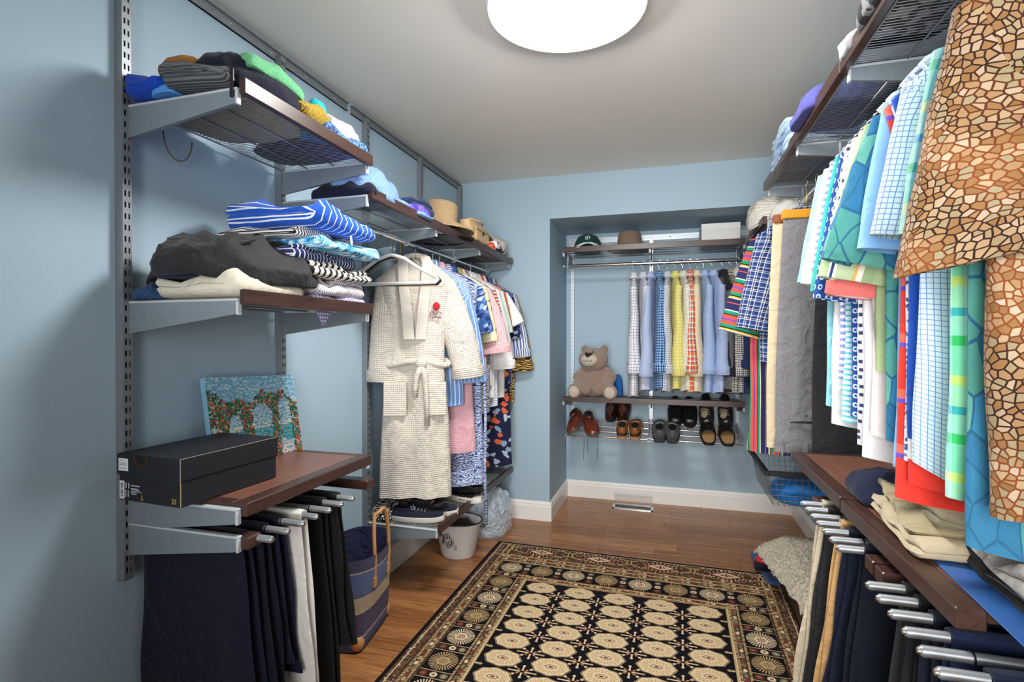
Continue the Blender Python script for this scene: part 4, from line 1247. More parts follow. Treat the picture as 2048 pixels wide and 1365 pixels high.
pb = crumple('plastic_bag', 'crumpled pale blue plastic bag on the floor in the far left corner', 'bag', plas, (-1.17, 3.35, .001), (.30, .34, .30), seed=70, amp=.35)
crumple('teal_cloth', 'teal cloth showing in the top of the plastic bag', 'cloth', fab('teal', '#17707A'), (-1.10, 3.33, .20), (.09, .10, .07), seed=71)

# ------------------------------------------------------------------ painting, shoe box, pulled-out trousers and tote bag
pt = thing('painting', 'canvas painting of flowering arches before the sea, leaning on the left wall', 'painting', (-1.385, 1.545, .868), 0)
pt.rotation_euler = (Matrix.Rotation(-pi/2, 4, 'Z') @ Matrix.Rotation(radians(-2.5), 4, 'Y') @ Matrix.Rotation(radians(11), 4, 'X')).to_euler()
# painting local: x along the wall (right edge at -x), y out of the wall, z up.
PW, PH = .42, .30
mb = MB(); mb.bbox((-PW/2, -.018, 0), (PW/2, 0, PH), .002); mb.build('canvas', simple('canvas_edge', '#7DB2CC', .7, 0, .3, .1), pt)
def paint_mat(c): 
    k = 'paint' + c
    if k not in FM: FM[k] = simple(k, c, .45, 0, .4, .10, 200)
    return FM[k]
mb = MB(); random.seed(12)
def daub(x, z, w, h, ang, c, y=.0015):
    mb.mat(paint_mat(c)); ca, sa = cos(ang), sin(ang); pts = []
    for k in range(6):
        a = 2*pi*k/6; dx, dz = w*cos(a), h*sin(a)
        X = max(-PW/2 + .001, min(PW/2 - .001, x + dx*ca - dz*sa)); Z = max(.001, min(PH - .001, z + dx*sa + dz*ca))
        pts.append((-X, y, Z))
    i = mb.vs(pts + [(sum(p[0] for p in pts)/6, y + .0006, sum(p[2] for p in pts)/6)])
    for k in range(6): mb.face((i + k, i + (k+1) % 6, i + 6))
def inarch(u, z):
    for c0, r, zs in ((-.105, .030, .13), (.02, .048, .14), (.135, .034, .17)):
        if abs(u - c0) < r * (1 if z < zs else 0): return True
        if z >= zs and math.hypot(u - c0, (z - zs) * .8) < r: return True
    return False
for i in range(42):
    for j in range(30):
        u = (i + random.random()) / 42 * PW - PW/2; z = (j + random.random()) / 30 * PH
        if z > .21: c = random.choice(['#8CC3DE', '#A4D0E4', '#7DB6D8', '#B8DCE8'])
        elif z > .125: c = random.choice(['#B4D6E4', '#C8E2E8', '#A4CCE0'])
        elif z > .11: c = random.choice(['#E8E2D0', '#D8D4C8', '#C9D8DC'])
        elif z > .055: c = random.choice(['#3E9AA6', '#52A8AC', '#2C8A98', '#63B4B6'])
        else: c = random.choice(['#D8C8C0', '#E6D2B8', '#C0B4D0', '#EBDCC8', '#B8C4DC'])
        daub(u, z, .008, .004, random.uniform(-.4, .4), c)
for i in range(3600):
    u = random.uniform(-PW/2, PW/2); z = random.uniform(.0, PH)
    top = .225 + .018 * sin(u * 22) + .012 * sin(u * 57)
    if z > top or inarch(u, z): continue
    if z < .05 and u > -.03 and random.random() < .7 and abs(u - .075) > .03 and u < .165: continue
    c = random.choices(['#1F5A38', '#2E7346', '#12402A', '#4C8A4E', '#C2452C', '#E07A2C', '#D8404A', '#7A2C30', '#E8A038', '#3E6E8A'], [6, 6, 5, 4, 3.2, 2.6, 2, 2, 1, .8])[0]
    daub(u, z, random.uniform(.0038, .0070), random.uniform(.0026, .0046), random.uniform(0, 3), c, .0028)
for u, z in ((-.02, .07), (.035, .075), (.06, .07), (.11, .085)): 
    for q in range(5): daub(u + random.uniform(-.005, .005), z + random.uniform(-.006, .006), .005, .004, 1, '#A8402E', .003)
stuff(mb.build('paint_daubs', None, pt))

M_BOX = simple('black_card', '#1B1C22', .55, 0, .4, .05)
M_BOXE = simple('worn_card_edge', '#B9A878', .7)
sb = thing('shoe_box', 'black shoe box with gold 23 and size label on the left worktop', 'box', (-1.290, 1.205, .8665), radians(-3))
bw, bd, bh = .125, .165, .105     # half sizes
BW, BD = .112, .160
mb = MB(); mb.bbox((-BW, -BD, 0), (BW, BD, .105), .0012); mb.build('tray', M_BOX, sb)
mb = MB(); mb.bbox((-BW - .004, -BD - .004, .068), (BW + .004, BD + .004, .125), .0012); lid = mb.build('lid', M_BOX, sb)
# half-round dark patch painting the shade of a finger hole in the lid
mb = MB(); mb.loft([[(-.025 + .022 * cos(pi + pi*k/12), -BD - .0048, .124 + .026 * sin(pi + pi*k/12)) for k in range(13)], [(-.025 + .022 * cos(pi + pi*k/12), -BD - .0042, .124 + .026 * sin(pi + pi*k/12)) for k in range(13)]], True, True)
mb.build('finger_hole_shade', simple('hole_shade', '#0A0706', .9), lid)
mb = MB(); mb.tube([(-.025 + .0225 * cos(pi + pi*k/12), -BD - .0045, .124 + .0265 * sin(pi + pi*k/12)) for k in range(13)], .0009, 5); mb.build('hole_edge', simple('card_brown', '#5E3E22', .8), lid)
mb = MB()
mb.bbox((BW - .0009, -BD - .0006, .002), (BW + .0006, -BD + .0009, .068), .0003)
mb.build('worn_edge', M_BOXE, sb)
mb = MB(); mb.bbox((BW + .0032, -BD - .0046, .068), (BW + .0046, -BD - .0032, .125), .0003); mb.bbox((BW + .003, -BD - .004, .1243), (BW + .0045, BD + .004, .1253), .0003); mb.build('worn_edge', simple('worn_white', '#A8A49A', .7), sb)
M_STK = simple('sticker_white', '#D8DCE0', .6, 0, .4, .01)
F0 = -BD - .001
mb = MB(); mb.bbox((-BW + .004, -BD - .0050, .080), (-BW + .040, -BD - .0042, .113), .0002, M=Matrix.Shear('XY', 4, (0, 0)) if False else None); mb.build('price_sticker', M_STK, sb)
mb = MB()
for z, x0, x1 in ((.107, .012, .020), (.099, .008, .034), (.0955, .008, .036), (.086, .008, .032)): mb.box((-BW + x0, -BD - .0053, z), (-BW + x1, -BD - .0050, z + .0016))
mb.build('sticker_print', simple('print_grey', '#7E8894', .7), sb)
mb = MB(); mb.bbox((-BW + .002, F0, .004), (-BW + .020, F0 + .0006, .052), .0002); mb.build('barcode_label', M_STK, sb)
mb = MB(); random.seed(3); z = .009
while z < .048:
    h_ = random.choice((.0006, .0010, .0014)); mb.box((-BW + .006, F0 - .0003, z), (-BW + .016, F0, z + h_)); z += h_ + random.choice((.0006, .001, .0016))
mb.build('barcode', simple('print_black', '#1A1A22', .7), sb)
M_INK = simple('print_white', '#C9CCD4', .6, 0, .4, .01); M_GOLD = simple('print_gold', '#C9A24A', .4, .3)
def text(body, size, loc, mat, parent, name, rot=(pi/2, 0, 0), bold=0.0, ext=.0002):
    cu = bpy.data.curves.new(name, 'FONT'); cu.body = body; cu.size = size; cu.extrude = ext; cu.offset = bold
    tmp = bpy.data.objects.new('tmp', cu); C.objects.link(tmp)
    dg = bpy.context.evaluated_depsgraph_get(); dg.update()
    me = bpy.data.meshes.new_from_object(tmp.evaluated_get(dg))
    bpy.data.objects.remove(tmp)
    me.materials.clear(); me.materials.append(mat)
    return put_mesh(name, me, parent, loc, rot)
text('11', .020, (-BW + .0225, F0 - .0002, .034), M_INK, sb, 'size_number', bold=.0006)
text('23', .017, (BW - .030, F0 - .0002, .009), M_GOLD, sb, 'gold_number', bold=.0004)
mb = MB()
for z, x0, x1, h_ in ((.0405, .046, .078, .0030), (.0335, .046, .074, .0018), (.0305, .046, .077, .0018), (.0265, .046, .084, .0016), (.0238, .046, .068, .0016), (.019, .046, .066, .002)):
    x = x0; random.seed(int(z * 1e5))
    while x < x1: 
        w_ = random.choice((.0012, .002, .0028)); mb.box((-BW + x, F0 - .0003, z), (-BW + min(x + w_, x1), F0, z + h_)); x += w_ + .0007
for x0 in (.0235, .0335):
    for k in range(6): mb.box((-BW + x0, F0 - .0003, .010 + k * .0032), (-BW + x0 + .0045, F0, .0118 + k * .0032))
mb.build('label_print', M_INK, sb)
# small gold leaping figure emblem
mb = MB(); cx, cz = -BW + .087, .011; k = .8
for P, r in (([(0, .0), (.0005, .008)], .0012), ([(0, 0), (-.006, -.007)], .0009), ([(0, 0), (.006, -.006)], .0009), ([(.0005, .008), (.001, .018)], .0006), ([(.0005, .0075), (-.004, .003)], .0006)):
    mb.tube([(cx + p[0]*k, F0 - .0003, cz + p[1]*k) for p in P], r, 5)
mb.ell((cx + .0005, F0 - .0003, cz + .0095*k), (.0011, .0006, .0011), 8, 6)
mb.build('emblem', M_GOLD, sb)

# trousers on the left rack
G = 'trousers on the left rack'
specs = [(0, navy, 'dark navy trousers on the frontmost rod of the left rack', .34, .66, .60), (1, fab('navy2', '#0B0E1F'), 'dark navy trousers on the second rod of the left rack', .34, .56, .62),
         (2, navy, 'dark navy trousers with a turned hem on the third rod of the left rack', .30, .40, .45), (3, fab('offwhite', '#D9D6D2'), 'off-white trousers draped on the left rack', .33, .66, .70),
         (5, fab('black2', '#0E0E10'), 'black trousers hanging to the floor on the left rack', .32, .62, .64), (6, black, 'black trousers with a wide hem on the rearmost rod of the left rack', .36, .48, .50)]
for i, m, lab, W_, a, b in specs:
    x0 = {0: -1.27, 1: -1.26, 2: -1.24, 3: -1.225, 5: -1.24, 6: -1.25}[i]
    trousers(lab, (x0, LRY[i], .762), 0, m, W_, a, b, .0125, .011, seed=i + 3, group=G, spread=1.30 if i in (0, 1) else 1.18, xoff=.03)
# straw tote bag
tb = thing('tote_bag', 'blue and natural striped straw tote bag on the floor by the rack', 'bag', (-1.335, 2.03, .001), radians(8))
def bagband(n):
    z = n.V
    st = [(0, '#3E4A72'), (.15, '#D8C8A8'), (.165, '#3A2A48'), (.42, '#D8C8A8'), (.432, '#C9B48E'), (.60, '#2B2A44'), (.612, '#4C6494'), (.86, '#D8C8A8'), (.875, '#33304E')]
    c = n.ramp(n.ma('DIVIDE', z, .37), st, True)
    b = n.ma('SINE', n.ma('MULTIPLY', n.U, 1600)); b2 = n.ma('SINE', n.ma('MULTIPLY', n.V, 1100)); n.bump(n.ma('ADD', b, b2), .5, .002)
    k = n.noise(90, n.UV).outputs[0]
    return n.mix(n.ma('MULTIPLY', k, .35), c, '#8C88A8')
m_bag = fab('tote_straw', bagband, .8, .1, 0)
def bagring(z, k=1.0):
    f = z / .37; wx = (.105 + .035 * f) * k; wy = (.165 + .045 * f) * k; e = .38 + .42 * f
    return [(wx * (abs(cos(a)) ** e) * (1 if cos(a) > 0 else -1) + .008 * nz(a * 2, z * 5, 2), wy * (abs(sin(a)) ** e) * (1 if sin(a) > 0 else -1), z + (.018 * f * abs(sin(a)))) for a in [2*pi*q/48 + .0001 for q in range(48)]]
zs = [0, .004, .05, .1, .15, .2, .25, .3, .34, .37]
rings = [bagring(z, .96 if z == 0 else 1) for z in zs]
uvs = []
for z, r in zip(zs, rings):
    acc = 0; u = [(0, z)]
    for q in range(48): acc += math.dist(r[q], r[(q+1) % 48]); u.append((acc, z))
    uvs.append(u)
mb = MB(); mb.loft(rings, True, False, uvs=uvs); mb.build('woven_body', m_bag, tb, smooth=50)
mb = MB(); mb.loft([bagring(.37, 1.0), bagring(.374, .985), bagring(.36, .965), bagring(.2, .94), bagring(.03, .9)], False, True); mb.build('lining', fab('tote_lining', '#252848', .8, .9), tb, smooth=50)
M_STRAP = simple('natural_leather', '#C58A54', .45, 0, .5, .05)
for s in (-1, 1):
    x0 = .122 * s
    pts = [(x0 * 1.04, -.075, .27)] + [(x0 * 1.08 - s * .004 * i * (1 if i < 6 else 0), -.075 * cos(pi * i / 14) if True else 0, .33 + .22 * sin(pi * i / 14) ** .8) for i in range(15)] + [(x0 * 1.04, .075, .27)]
    mb = MB(); mb.tube(pts, .0085, 8); hnd = mb.build('handle', M_STRAP, tb, smooth=50)
    for yy in (-.075, .075):
        mb = MB(); mb.bbox((x0 * 1.06 - .006, yy - .014, .24), (x0 * 1.06 + .006, yy + .014, .285), .003); mb.build('handle_tab', M_STRAP, hnd)
for sx in (-1, 1):
    for sy in (-1, 1):
        mb = MB(); mb.ell((sx * .080, sy * .140, .035), (.031, .030, .0345), 12, 8); mb.build('corner_patch', M_STRAP, tb, smooth=True)

# ------------------------------------------------------------------ clothes on the left rod
rx, rz_ = RODL
G = 'empty hangers in front of the robe'
hanger('empty white velvet hanger in front of the cream robe', (rx, 2.20, rz_), radians(2), .085, .47, 'velvet', M_WHITEP, None, .12)
hanger('empty black velvet hanger right behind the white velvet one', (rx, 2.235, rz_), radians(10), .085, .44, 'velvet', M_DARK, None, .12)
hanger('empty brass wire hanger behind the velvet hangers', (rx, 2.29, rz_), radians(24), .09, .42, 'wire', M_GOLDW, None, .12)
robe_m = fab('robe', F_waffle('#DDD5CA', .020, .012), .95, .5)
def hung(n, lab, y, ang, m, hk='wire', hm=None, **k):
    lab_h = {'wire': 'wire hanger carrying the ', 'plastic': 'plastic hanger carrying the ', 'wood': 'wooden hanger carrying the ', 'velvet': 'velvet hanger carrying the '}[hk]
    short = k.pop('short'); 
    W_ = k.get('W', .46)
    pos = k.pop('pos', None) or (rx, y, rz_)
    g = k.pop('group', 'clothes on the left rod'); cat = k.pop('cat', 'shirt')
    hanger(lab_h + short, pos, ang, k.get('drop', .085) , W_ * .86, hk, hm, 'hangers of ' + g, .085)
    return garment(n, lab, cat, pos, ang, m, group=g, **k)
rb = hung('bathrobe', 'cream waffle bathrobe with a tied belt and red emblem', 2.45, radians(24), robe_m, 'wire', M_GOLDW, short='cream bathrobe', W=.40, L=1.21, T=.052, sleeve='long', sl=.52, sw=.155, flare=.34, wflare=.10, st=.052, Wb=.37, chest=.73, fold=.030, waist=.90, swt=.18, wallside=-1, cat='bathrobe', drop=.07, collar=False, seed=5, shl=.11, tail=.0)
# robe extras: shawl collar, belt, pockets, emblem
def strip(name, pts, w, th, m, parent, ax=(1, 0, 0)):
    rg = []
    A = Vector(ax)
    for i, p in enumerate(pts):
        P = Vector(p); n_ = Vector((0, -1, 0))
        rg.append([tuple(P - A*w/2), tuple(P + A*w/2), tuple(P + A*w/2 + n_*th), tuple(P + n_*th*1.5), tuple(P - A*w/2 + n_*th)])
    mb = MB(); mb.loft(rg, True, True); return mb.build(name, m, parent, smooth=50)
collar_m = fab('robe_collar', F_waffle('#E2DACF', .008, .003), .95, .1)
for s in (-1, 1):
    strip('lapel', [(s * .045, -.02, -.058), (s * .06, -.040, -.09), (s * .055, -.062, -.20), (s * .040, -.070, -.33), (s * .028, -.072, -.48)], .052, .010, collar_m, rb)
mb = MB(); mb.tube([(-.06, -.015, -.085), (-.05, .01, -.06), (0, .022, -.05), (.05, .01, -.06), (.06, -.015, -.085)], .018, 8); mb.build('neck_roll', collar_m, rb, smooth=True)
n_ = 40
bel = [( .165 * cos(2*pi*k/n_), .066 * sin(2*pi*k/n_) , -.60 + .012 * sin(6 * pi * k / n_)) for k in range(n_)]
mb = MB(); mb.tube(bel, .017, 8, closed=True); bt = mb.build('belt', robe_m, rb, smooth=True)
mb = MB(); mb.ell((.03, -.082, -.60), (.032, .022, .026), 12, 8); mb.build('knot', robe_m, bt, smooth=True)
for s, L_ in ((-1, .16), (1, .30)):
    mb = MB(); mb.tube([(.03, -.085, -.61), (.03 + s * .02, -.088, -.66), (.03 + s * .028, -.088, -.61 - L_*.6), (.03 + s * .03, -.086, -.61 - L_)], [.014, .015, .014, .013], 8); mb.build('belt_end', robe_m, bt, smooth=True)
for s in (-1, 1):
    mb = MB(); rg = []
    for x in (-.055, -.02, .02, .055): rg.append([(s*.098 + x, -.078, -.70), (s*.098 + x, -.080, -.86), (s*.098 + x, -.060, -.865), (s*.098 + x, -.058, -.695)])
    mb.loft(rg, True, True); mb.build('pocket', robe_m, rb)
mb = MB(); mb.ell((.105, -.074, -.315), (.018, .006, .021), 14, 8); em_ = mb.build('red_emblem', fab('embred', '#B5202E'), rb, smooth=True)
mb = MB(); random.seed(5)
for k in range(34): mb.box((.072 + random.random()*.055, -.0745, -.375 + random.random()*.035), (.072 + random.random()*.055, -.0745, -.37 + random.random()*.035)) if False else mb.ell((.075 + random.random()*.055, -.070, -.375 + random.random()*.035), (.003, .004, .003), 6, 4)
mb.build('embroidery', simple('thread_grey', '#8A6A70', .8), rb)

bluestripe = fab('blue_wstripe', F_bands([(.80, '#6F97D4'), (.20, '#E4ECF8')], .022))
hung('striped_shirt', 'blue shirt with white stripes and long sleeves behind the bathrobe', 2.56, radians(18), bluestripe, short='blue striped shirt behind the bathrobe', sleeve='long', sl=.54, sw=.14, flare=.26, L=.76, W=.45, seed=21, st=.035)
hung('waffle_robe', 'pink waffle robe hanging behind the cream bathrobe', 2.65, radians(14), fab('pinkwaffle', F_check('#E2B9C2', '#C08A98', .010, .3), .9), 'plastic', M_CLEARP, short='pink waffle robe', sleeve=None, L=1.02, W=.42, Wb=.48, T=.035, seed=22, cat='bathrobe')
pr_ = hung('paisley_robe', 'blue and white paisley robe with a long hanging tie', 2.74, radians(12), fab('paisley', F_swirl('#C9D4EC', '#3E5690', 26, .45)), 'plastic', M_CLEARP, short='blue paisley robe', sleeve=None, L=1.22, W=.44, Wb=.54, T=.035, seed=23, cat='bathrobe')
mb = MB(); mb.tube([(.255, -.05, -.60), (.27, -.06, -.9), (.265, -.055, -1.2), (.275, -.06, -1.50)], [.008, .009, .009, .010], 6); mb.build('hanging_tie', FM['paisley'], pr_, smooth=True)
L_ = [
 ('floral_shirt', 'navy and blue floral blouse after the paisley robe', 2.82, fab('bluefl', F_floral('#3E5E9C', ['#8FB0DE', '#24386E', '#C9D8EE', '#6A88C4'], 34, .45)), dict(short='blue floral blouse', sleeve='short', L=.68)),
 ('leaf_blouse', 'cream blouse printed with black leaves', 2.895, fab('creamleaf', F_floral('#EBE6B8', ['#1E1E20', '#F2EFE0', '#3A3A30', '#E8E2B0'], 30, .36)), dict(short='black leaf blouse', sleeve='short', sl=.32, L=.66, mat_c=fab('olive', '#A8A86C'))),
 ('gingham_shirt', 'pink gingham shirt with elbow sleeves on the left rod', 2.955, fab('pinkging', F_gingham('#F0D4D6', '#D89AA2', .012)), dict(short='pink gingham shirt', sleeve='long', sl=.40, sw=.20, flare=.40, L=.66)),
 ('paisley_blouse', 'grey and black paisley blouse on the left rod', 3.01, fab('greypais', F_swirl('#C8C8D0', '#2A2A34', 34, .5)), dict(short='grey paisley blouse', sleeve=None, L=.86)),
 ('striped_tee_shirt', 'white top with red and black striped sleeves', 3.065, white, dict(short='red striped sleeve top', sleeve='short', sl=.30, L=.70, mat_s=fab('redstr', F_bands([(.45, '#E8593C'), (.4, '#F4EEE6'), (.15, '#2A1820')], .022, 'V')))),
 ('white_shirt', 'plain white shirt behind the red striped sleeve', 3.12, white, dict(short='plain white shirt', sleeve='long', sl=.50, L=.78)),
 ('striped_blouse', 'white blouse with thin navy stripes on the left rod', 3.175, fab('thinnavy', F_bands([(.8, '#E8EAF0'), (.2, '#4A5A8A')], .014, 'V')), dict(short='thin navy striped blouse', sleeve=None, L=.84)),
 ('mint_blouse', 'pale mint blouse on a plastic hanger', 3.225, fab('mintbl', '#CFE4D8'), dict(short='pale mint blouse', sleeve='short', L=.62, hk='plastic', hm=M_CLEARP)),
 ('orange_top', 'orange red short sleeved top on the left rod', 3.275, fab('orangered', '#E8502E'), dict(short='orange red top', sleeve='short', sl=.26, L=.60)),
 ('white_tee', 'long white T-shirt with boxy sleeves on the left rod', 3.325, fab('tee', '#F0EEEC'), dict(short='long white T-shirt', sleeve='short', sl=.22, L=.80, flare=.5)),
 ('floral_dress', 'long navy dress with grey leaves and orange flowers', 3.375, fab('navyfloral', F_floral('#1C2244', ['#1C2244', '#8FA6C4', '#E2683C', '#B8C4D0', '#1C2244'], 20, .40, .8)), dict(short='long navy floral dress', sleeve=None, L=1.26, Wb=.46, cat='dress')),
 ('blue_blouse', 'cornflower blue satin blouse on the left rod', 3.42, fab('cornflower', '#3C72C8', .5), dict(short='cornflower blouse', sleeve=None, L=.80)),
 ('print_blouse', 'navy blouse with white and orange print on the left rod', 3.46, fab('navyprint', F_floral('#24386E', ['#D8DCE8', '#3E5EA0', '#E0925A'], 26, .35)), dict(short='navy print blouse', sleeve='short', sl=.30, L=.74, hk='velvet', hm=M_DARK)),
 ('striped_shirt', 'navy and white striped shirt, last on the left rod', 3.51, fab('navywhite', F_bands([(.5, '#5A74B4'), (.5, '#EEF0F6')], .016)), dict(short='last striped shirt', sleeve='long', sl=.44, sw=.15, flare=.28, L=.62)),
 ('yellow_print_top', 'black and yellow scroll print top behind the last striped shirt', 3.55, fab('yelprint', F_swirl('#2A2A30', '#D8A84A', 18, .4)), dict(short='yellow scroll print top', sleeve='long', sl=.54, sw=.18, flare=.25, L=.86)),
]
for i, (n_, lab, y, m, k) in enumerate(L_):
    k.setdefault('T', .020); k.setdefault('st', .026); k.setdefault('fold', .008); k.setdefault('W', .44); k.setdefault('flare', .25)
    hk = k.pop('hk', 'wire'); hm = k.pop('hm', None)
    hung(n_, lab, y, radians(13 - i * .6), m, hk, hm, seed=40 + i, **k)

# ------------------------------------------------------------------ alcove: hats, box, shirts
ZA, ZB = 1.953, .848
cp = thing('baseball_cap', 'dark green baseball cap with white piping on the alcove shelf', 'cap', (-.60, 4.05, ZA), radians(-90 + 8))
M_GRN = fab('capgreen', '#12403A', .8, .1)
mb = MB(); mb.lathe([(.085, 0), (.088, .03), (.082, .065), (.062, .098), (.03, .115), (.0001, .119)], 28, sx=1.1); mb.build('crown', M_GRN, cp, smooth=True)
mb = MB(); rg = []
for i in range(9):
    f = i / 8; 
    rg.append([(.085 + .075 * f * (1 - .0), y * (1 - .25 * f ** 3), .012 + .030 * (1 - (y / .085) ** 2) - .012 * f + d) for y, d in [(-.085 + .17 * q / 12, 0) for q in range(13)] + [(.085 - .17 * q / 12, -.003) for q in range(13)]])
mb.loft(rg, True, True); br_ = mb.build('bill', M_GRN, cp, smooth=50)
mb = MB(); mb.tube([(.162, -.064 + .128 * q / 12, .004 + .030 * (1 - ((-.085 + .17 * q / 12) / .085) ** 2)) for q in range(13)], .003, 6); mb.build('piping', M_WHITEP, br_, smooth=True)
mb = MB(); mb.tube([(.09, -.084 + .168 * q / 12, .018 + .032 * (1 - ((-.085 + .17 * q / 12) / .085) ** 2)) for q in range(13)], .0025, 6); mb.build('piping', M_WHITEP, br_, smooth=True)
mb = MB(); mb.ell((0, 0, .119), (.007, .007, .004), 10, 6); mb.build('top_button', M_GRN, cp, smooth=True)
cp.scale = (1.2, 1.2, 1.2)
mb = MB()
for P in ([(.0, -.012), (.0, .012)], [(-.012, -.012), (-.012, .012)], [(-.012, 0), (.0, 0)], [(.012, -.006), (.012, .008), (.004, .012)]):
    mb.tube([(.089, p[0], .078 + p[1]) for p in P], .0022, 5)
mb.build('front_logo', M_WHITEP, cp)
crumple('flat_cap', 'grey cap lying under the green baseball cap', 'cap', fab('greycap', '#5C626A'), (-.56, 3.975, ZA), (.16, .10, .035), seed=81)
brim_hat('felt_hat', 'brown felt fedora with flat brim on the alcove shelf', (-.285, 4.03, ZA), radians(20), fab('felt', '#7E6C5C', .9, .1), fab('feltband', '#6E5C4E', .7, 0), .160, .086, .130, .008, oval=1.1, pinch=.0)
mb = MB(); mb.bbox((-.125, -.14, 0), (.125, .14, .140), .002)
bx = mb.build('white_box', simple('white_card', '#DCDCDA', .6, 0, .4, .01), None, loc=(.34, 4.05, ZA)); tag(bx, 'plain white cardboard box on the alcove top shelf', 'box')
mb = MB(); mb.bbox((-.1262, -.1412, .100), (.1262, .1412, .1412), .002); mb.build('box_lid', FM.get('x') or simple('white_card_lid', '#E4E4E2', .6, 0, .4, .01), bx)

G = 'shirts in the alcove'
AL = [
 (-.250, 'white shirt with dark blue window check, leftmost in the alcove', 'leftmost checked shirt', fab('al1', F_check('#E4E6EC', '#3A466E', .020, .10)), 4, 'wood_check'),
 (-.186, 'white shirt with fine grey grid, second in the alcove', 'second alcove shirt', fab('al2', F_check('#DCDEE8', '#5E6888', .013, .12)), 10, ''),
 (-.125, 'plain pale blue shirt, third in the alcove', 'third alcove shirt', fab('al3', '#A9B9DA'), -6, ''),
 (-.070, 'blue gingham shirt with navy lines, fourth in the alcove', 'fourth alcove shirt', fab('al4', F_check('#8FBCE6', '#22386E', .018, .30)), 5, ''),
 (-.010, 'white shirt with thin navy grid, fifth in the alcove', 'fifth alcove shirt', fab('al5', F_check('#DDE2EC', '#2E3E66', .014, .16)), -3, ''),
 (.040, 'yellow shirt with pale grid in the alcove', 'yellow alcove shirt', fab('al6', F_check('#E6DC84', '#B8B870', .022, .12)), 6, ''),
 (.092, 'white shirt with pale yellow and blue grid beside the yellow one', 'pale grid alcove shirt', fab('al7', F_check('#E2E2D8', '#8E9AA8', .016, .10, '#C9C27E', .032)), 8, ''),
 (.142, 'orange, blue and white plaid shirt in the alcove', 'orange plaid alcove shirt', fab('al8', F_plaid([(.3, '#E8702A'), (.1, '#2A3E7E'), (.15, '#E8DDD0'), (.2, '#E0552A'), (.1, '#3E8FA8'), (.15, '#F0D8C0')], .075)), 0, ''),
 (.190, 'cream shirt right of the orange plaid one', 'cream alcove shirt', fab('al9', '#DCCFB0'), -4, ''),
 (.235, 'plain light blue shirt right of the cream one', 'light blue alcove shirt', fab('al10', '#9DB4DC'), 6, ''),
 (.290, 'pale blue dress shirt turned outward, widest in the alcove', 'outward turned pale blue shirt', fab('al11', '#A3B6DC'), 13, ''),
 (.358, 'dark suit in a clear plastic cleaning cover', 'plastic covered suit', fab('al12', '#22222A'), 8, ''),
 (.410, 'beige and blue checked shirt, near the right end of the alcove', 'beige checked alcove shirt', fab('al13', F_check('#D8D2BE', '#3A4A6A', .020, .28, '#A8956A', .04)), 6, ''),
 (.455, 'dark black and white small check garment under a white cover', 'black checked alcove shirt', fab('al14', F_gingham('#E8E8E8', '#2A2A2E', .014)), 0, ''),
 (.510, 'navy blue jacket near the right end of the alcove', 'navy alcove jacket', fab('al15', '#26345E'), -6, ''),
 (.570, 'deep blue jacket, rightmost in the alcove', 'deep blue alcove jacket', fab('al16', '#1F2E58'), -4, ''),
]
for i, (x, lab, short, m, dr, _) in enumerate(AL):
    long_ = i not in (14, 15)
    z = RODA[1]
    g_ = hung('dress_shirt' if i < 11 else 'jacket' if i in (11, 14, 15) else 'dress_shirt', lab, 0, radians(90 + dr), m, 'wire' if i not in (2, 6) else 'plastic', M_CHROME, short=short, pos=(x, RODA[0], z), group=G,
         cat='shirt' if i < 11 or i in (12, 13) else 'jacket', sleeve='long', sl=(.60 if long_ else .55) + .07 * nz(i * 1.7, 3), sw=.12, flare=.10 + .12 * nz(i * 2.3, 7), W=.44, L=(.84 if i not in (0,) else .88) + .03 * nz(i * 3.1, 9), T=.030, st=.042, wallside=0, swt=.15, seed=70 + i, drop=.095, fold=.008, shl=.10, tail=.03, cuff=True)
    if i == 11:
        pm, pn = base_mat('clear_film', .08, 0, .6)
        pn.b.inputs['Base Color'].default_value = (.75, .8, .85, 1); pn.b.inputs['Alpha'].default_value = .22; pn.b.inputs['Specular IOR Level'].default_value = 1.0
        w1 = pn.noise(40, None, 4.0, 1.5); pn.bump(w1.outputs[0], 1.0, .03)
        mb = MB(); rings = []
        for j in range(22):
            f = j / 21; z_ = -.10 - f * .78; hw_ = .03 + .22 * min(1, f * 5) ** .6; th_ = .02 + .035 * min(1, f * 4)
            rings.append([(hw_ * cos(2*pi*k/30) * (1 + .05 * nz(k, j, 1)), (th_ + .008 * nz(k * .8, j * .7, 5)) * sin(2*pi*k/30), z_) for k in range(30)])
        mb.loft(rings, True, False); mb.build('plastic_cover', pm, g_, smooth=True)
crumple('white_cover', 'white cloth cover over the hanger at the right end of the alcove rod', 'cover', fab('wcover', '#D8DADC'), (.455, 3.93, 1.60), (.10, .16, .17), seed=90)

# ------------------------------------------------------------------ teddy bear
bear = thing('teddy_bear', 'brown plush teddy bear sitting at the left end of the alcove shelf', 'teddy bear', (-.53, 3.99, ZB + .006), radians(-4))
def furmat(name, a, b):
    m, n = base_mat(name, .95, 0, .15)
    q = n.noise(55, None, 5.0, .8); q2 = n.noise(260, None, 3.0)
    n.put(n.b.inputs['Base Color'], n.mix(q.outputs[0], a, b)); n.bump(q2.outputs[0], .9, .006); n.bump(q.outputs[0], .6, .01)
    n.b.inputs['Sheen Weight'].default_value = .5
    return m
M_FUR = furmat('plush_brown', '#7A6558', '#A98D7E'); M_PAD = furmat('plush_cream', '#B8AC9A', '#D4CABA')
HD = Matrix.Rotation(radians(-14), 4, 'X') @ Matrix.Rotation(radians(-9), 4, 'Z')
def hp(p, c=(-.012, -.035, .283)): 
    v = HD @ Vector(p); return (c[0] + v.x, c[1] + v.y, c[2] + v.z)
mb = MB()
mb.ell((0, .0, .115), (.105, .085, .118), 20, 14)
mb.ell((0, -.035, .085), (.085, .07, .085), 18, 12)
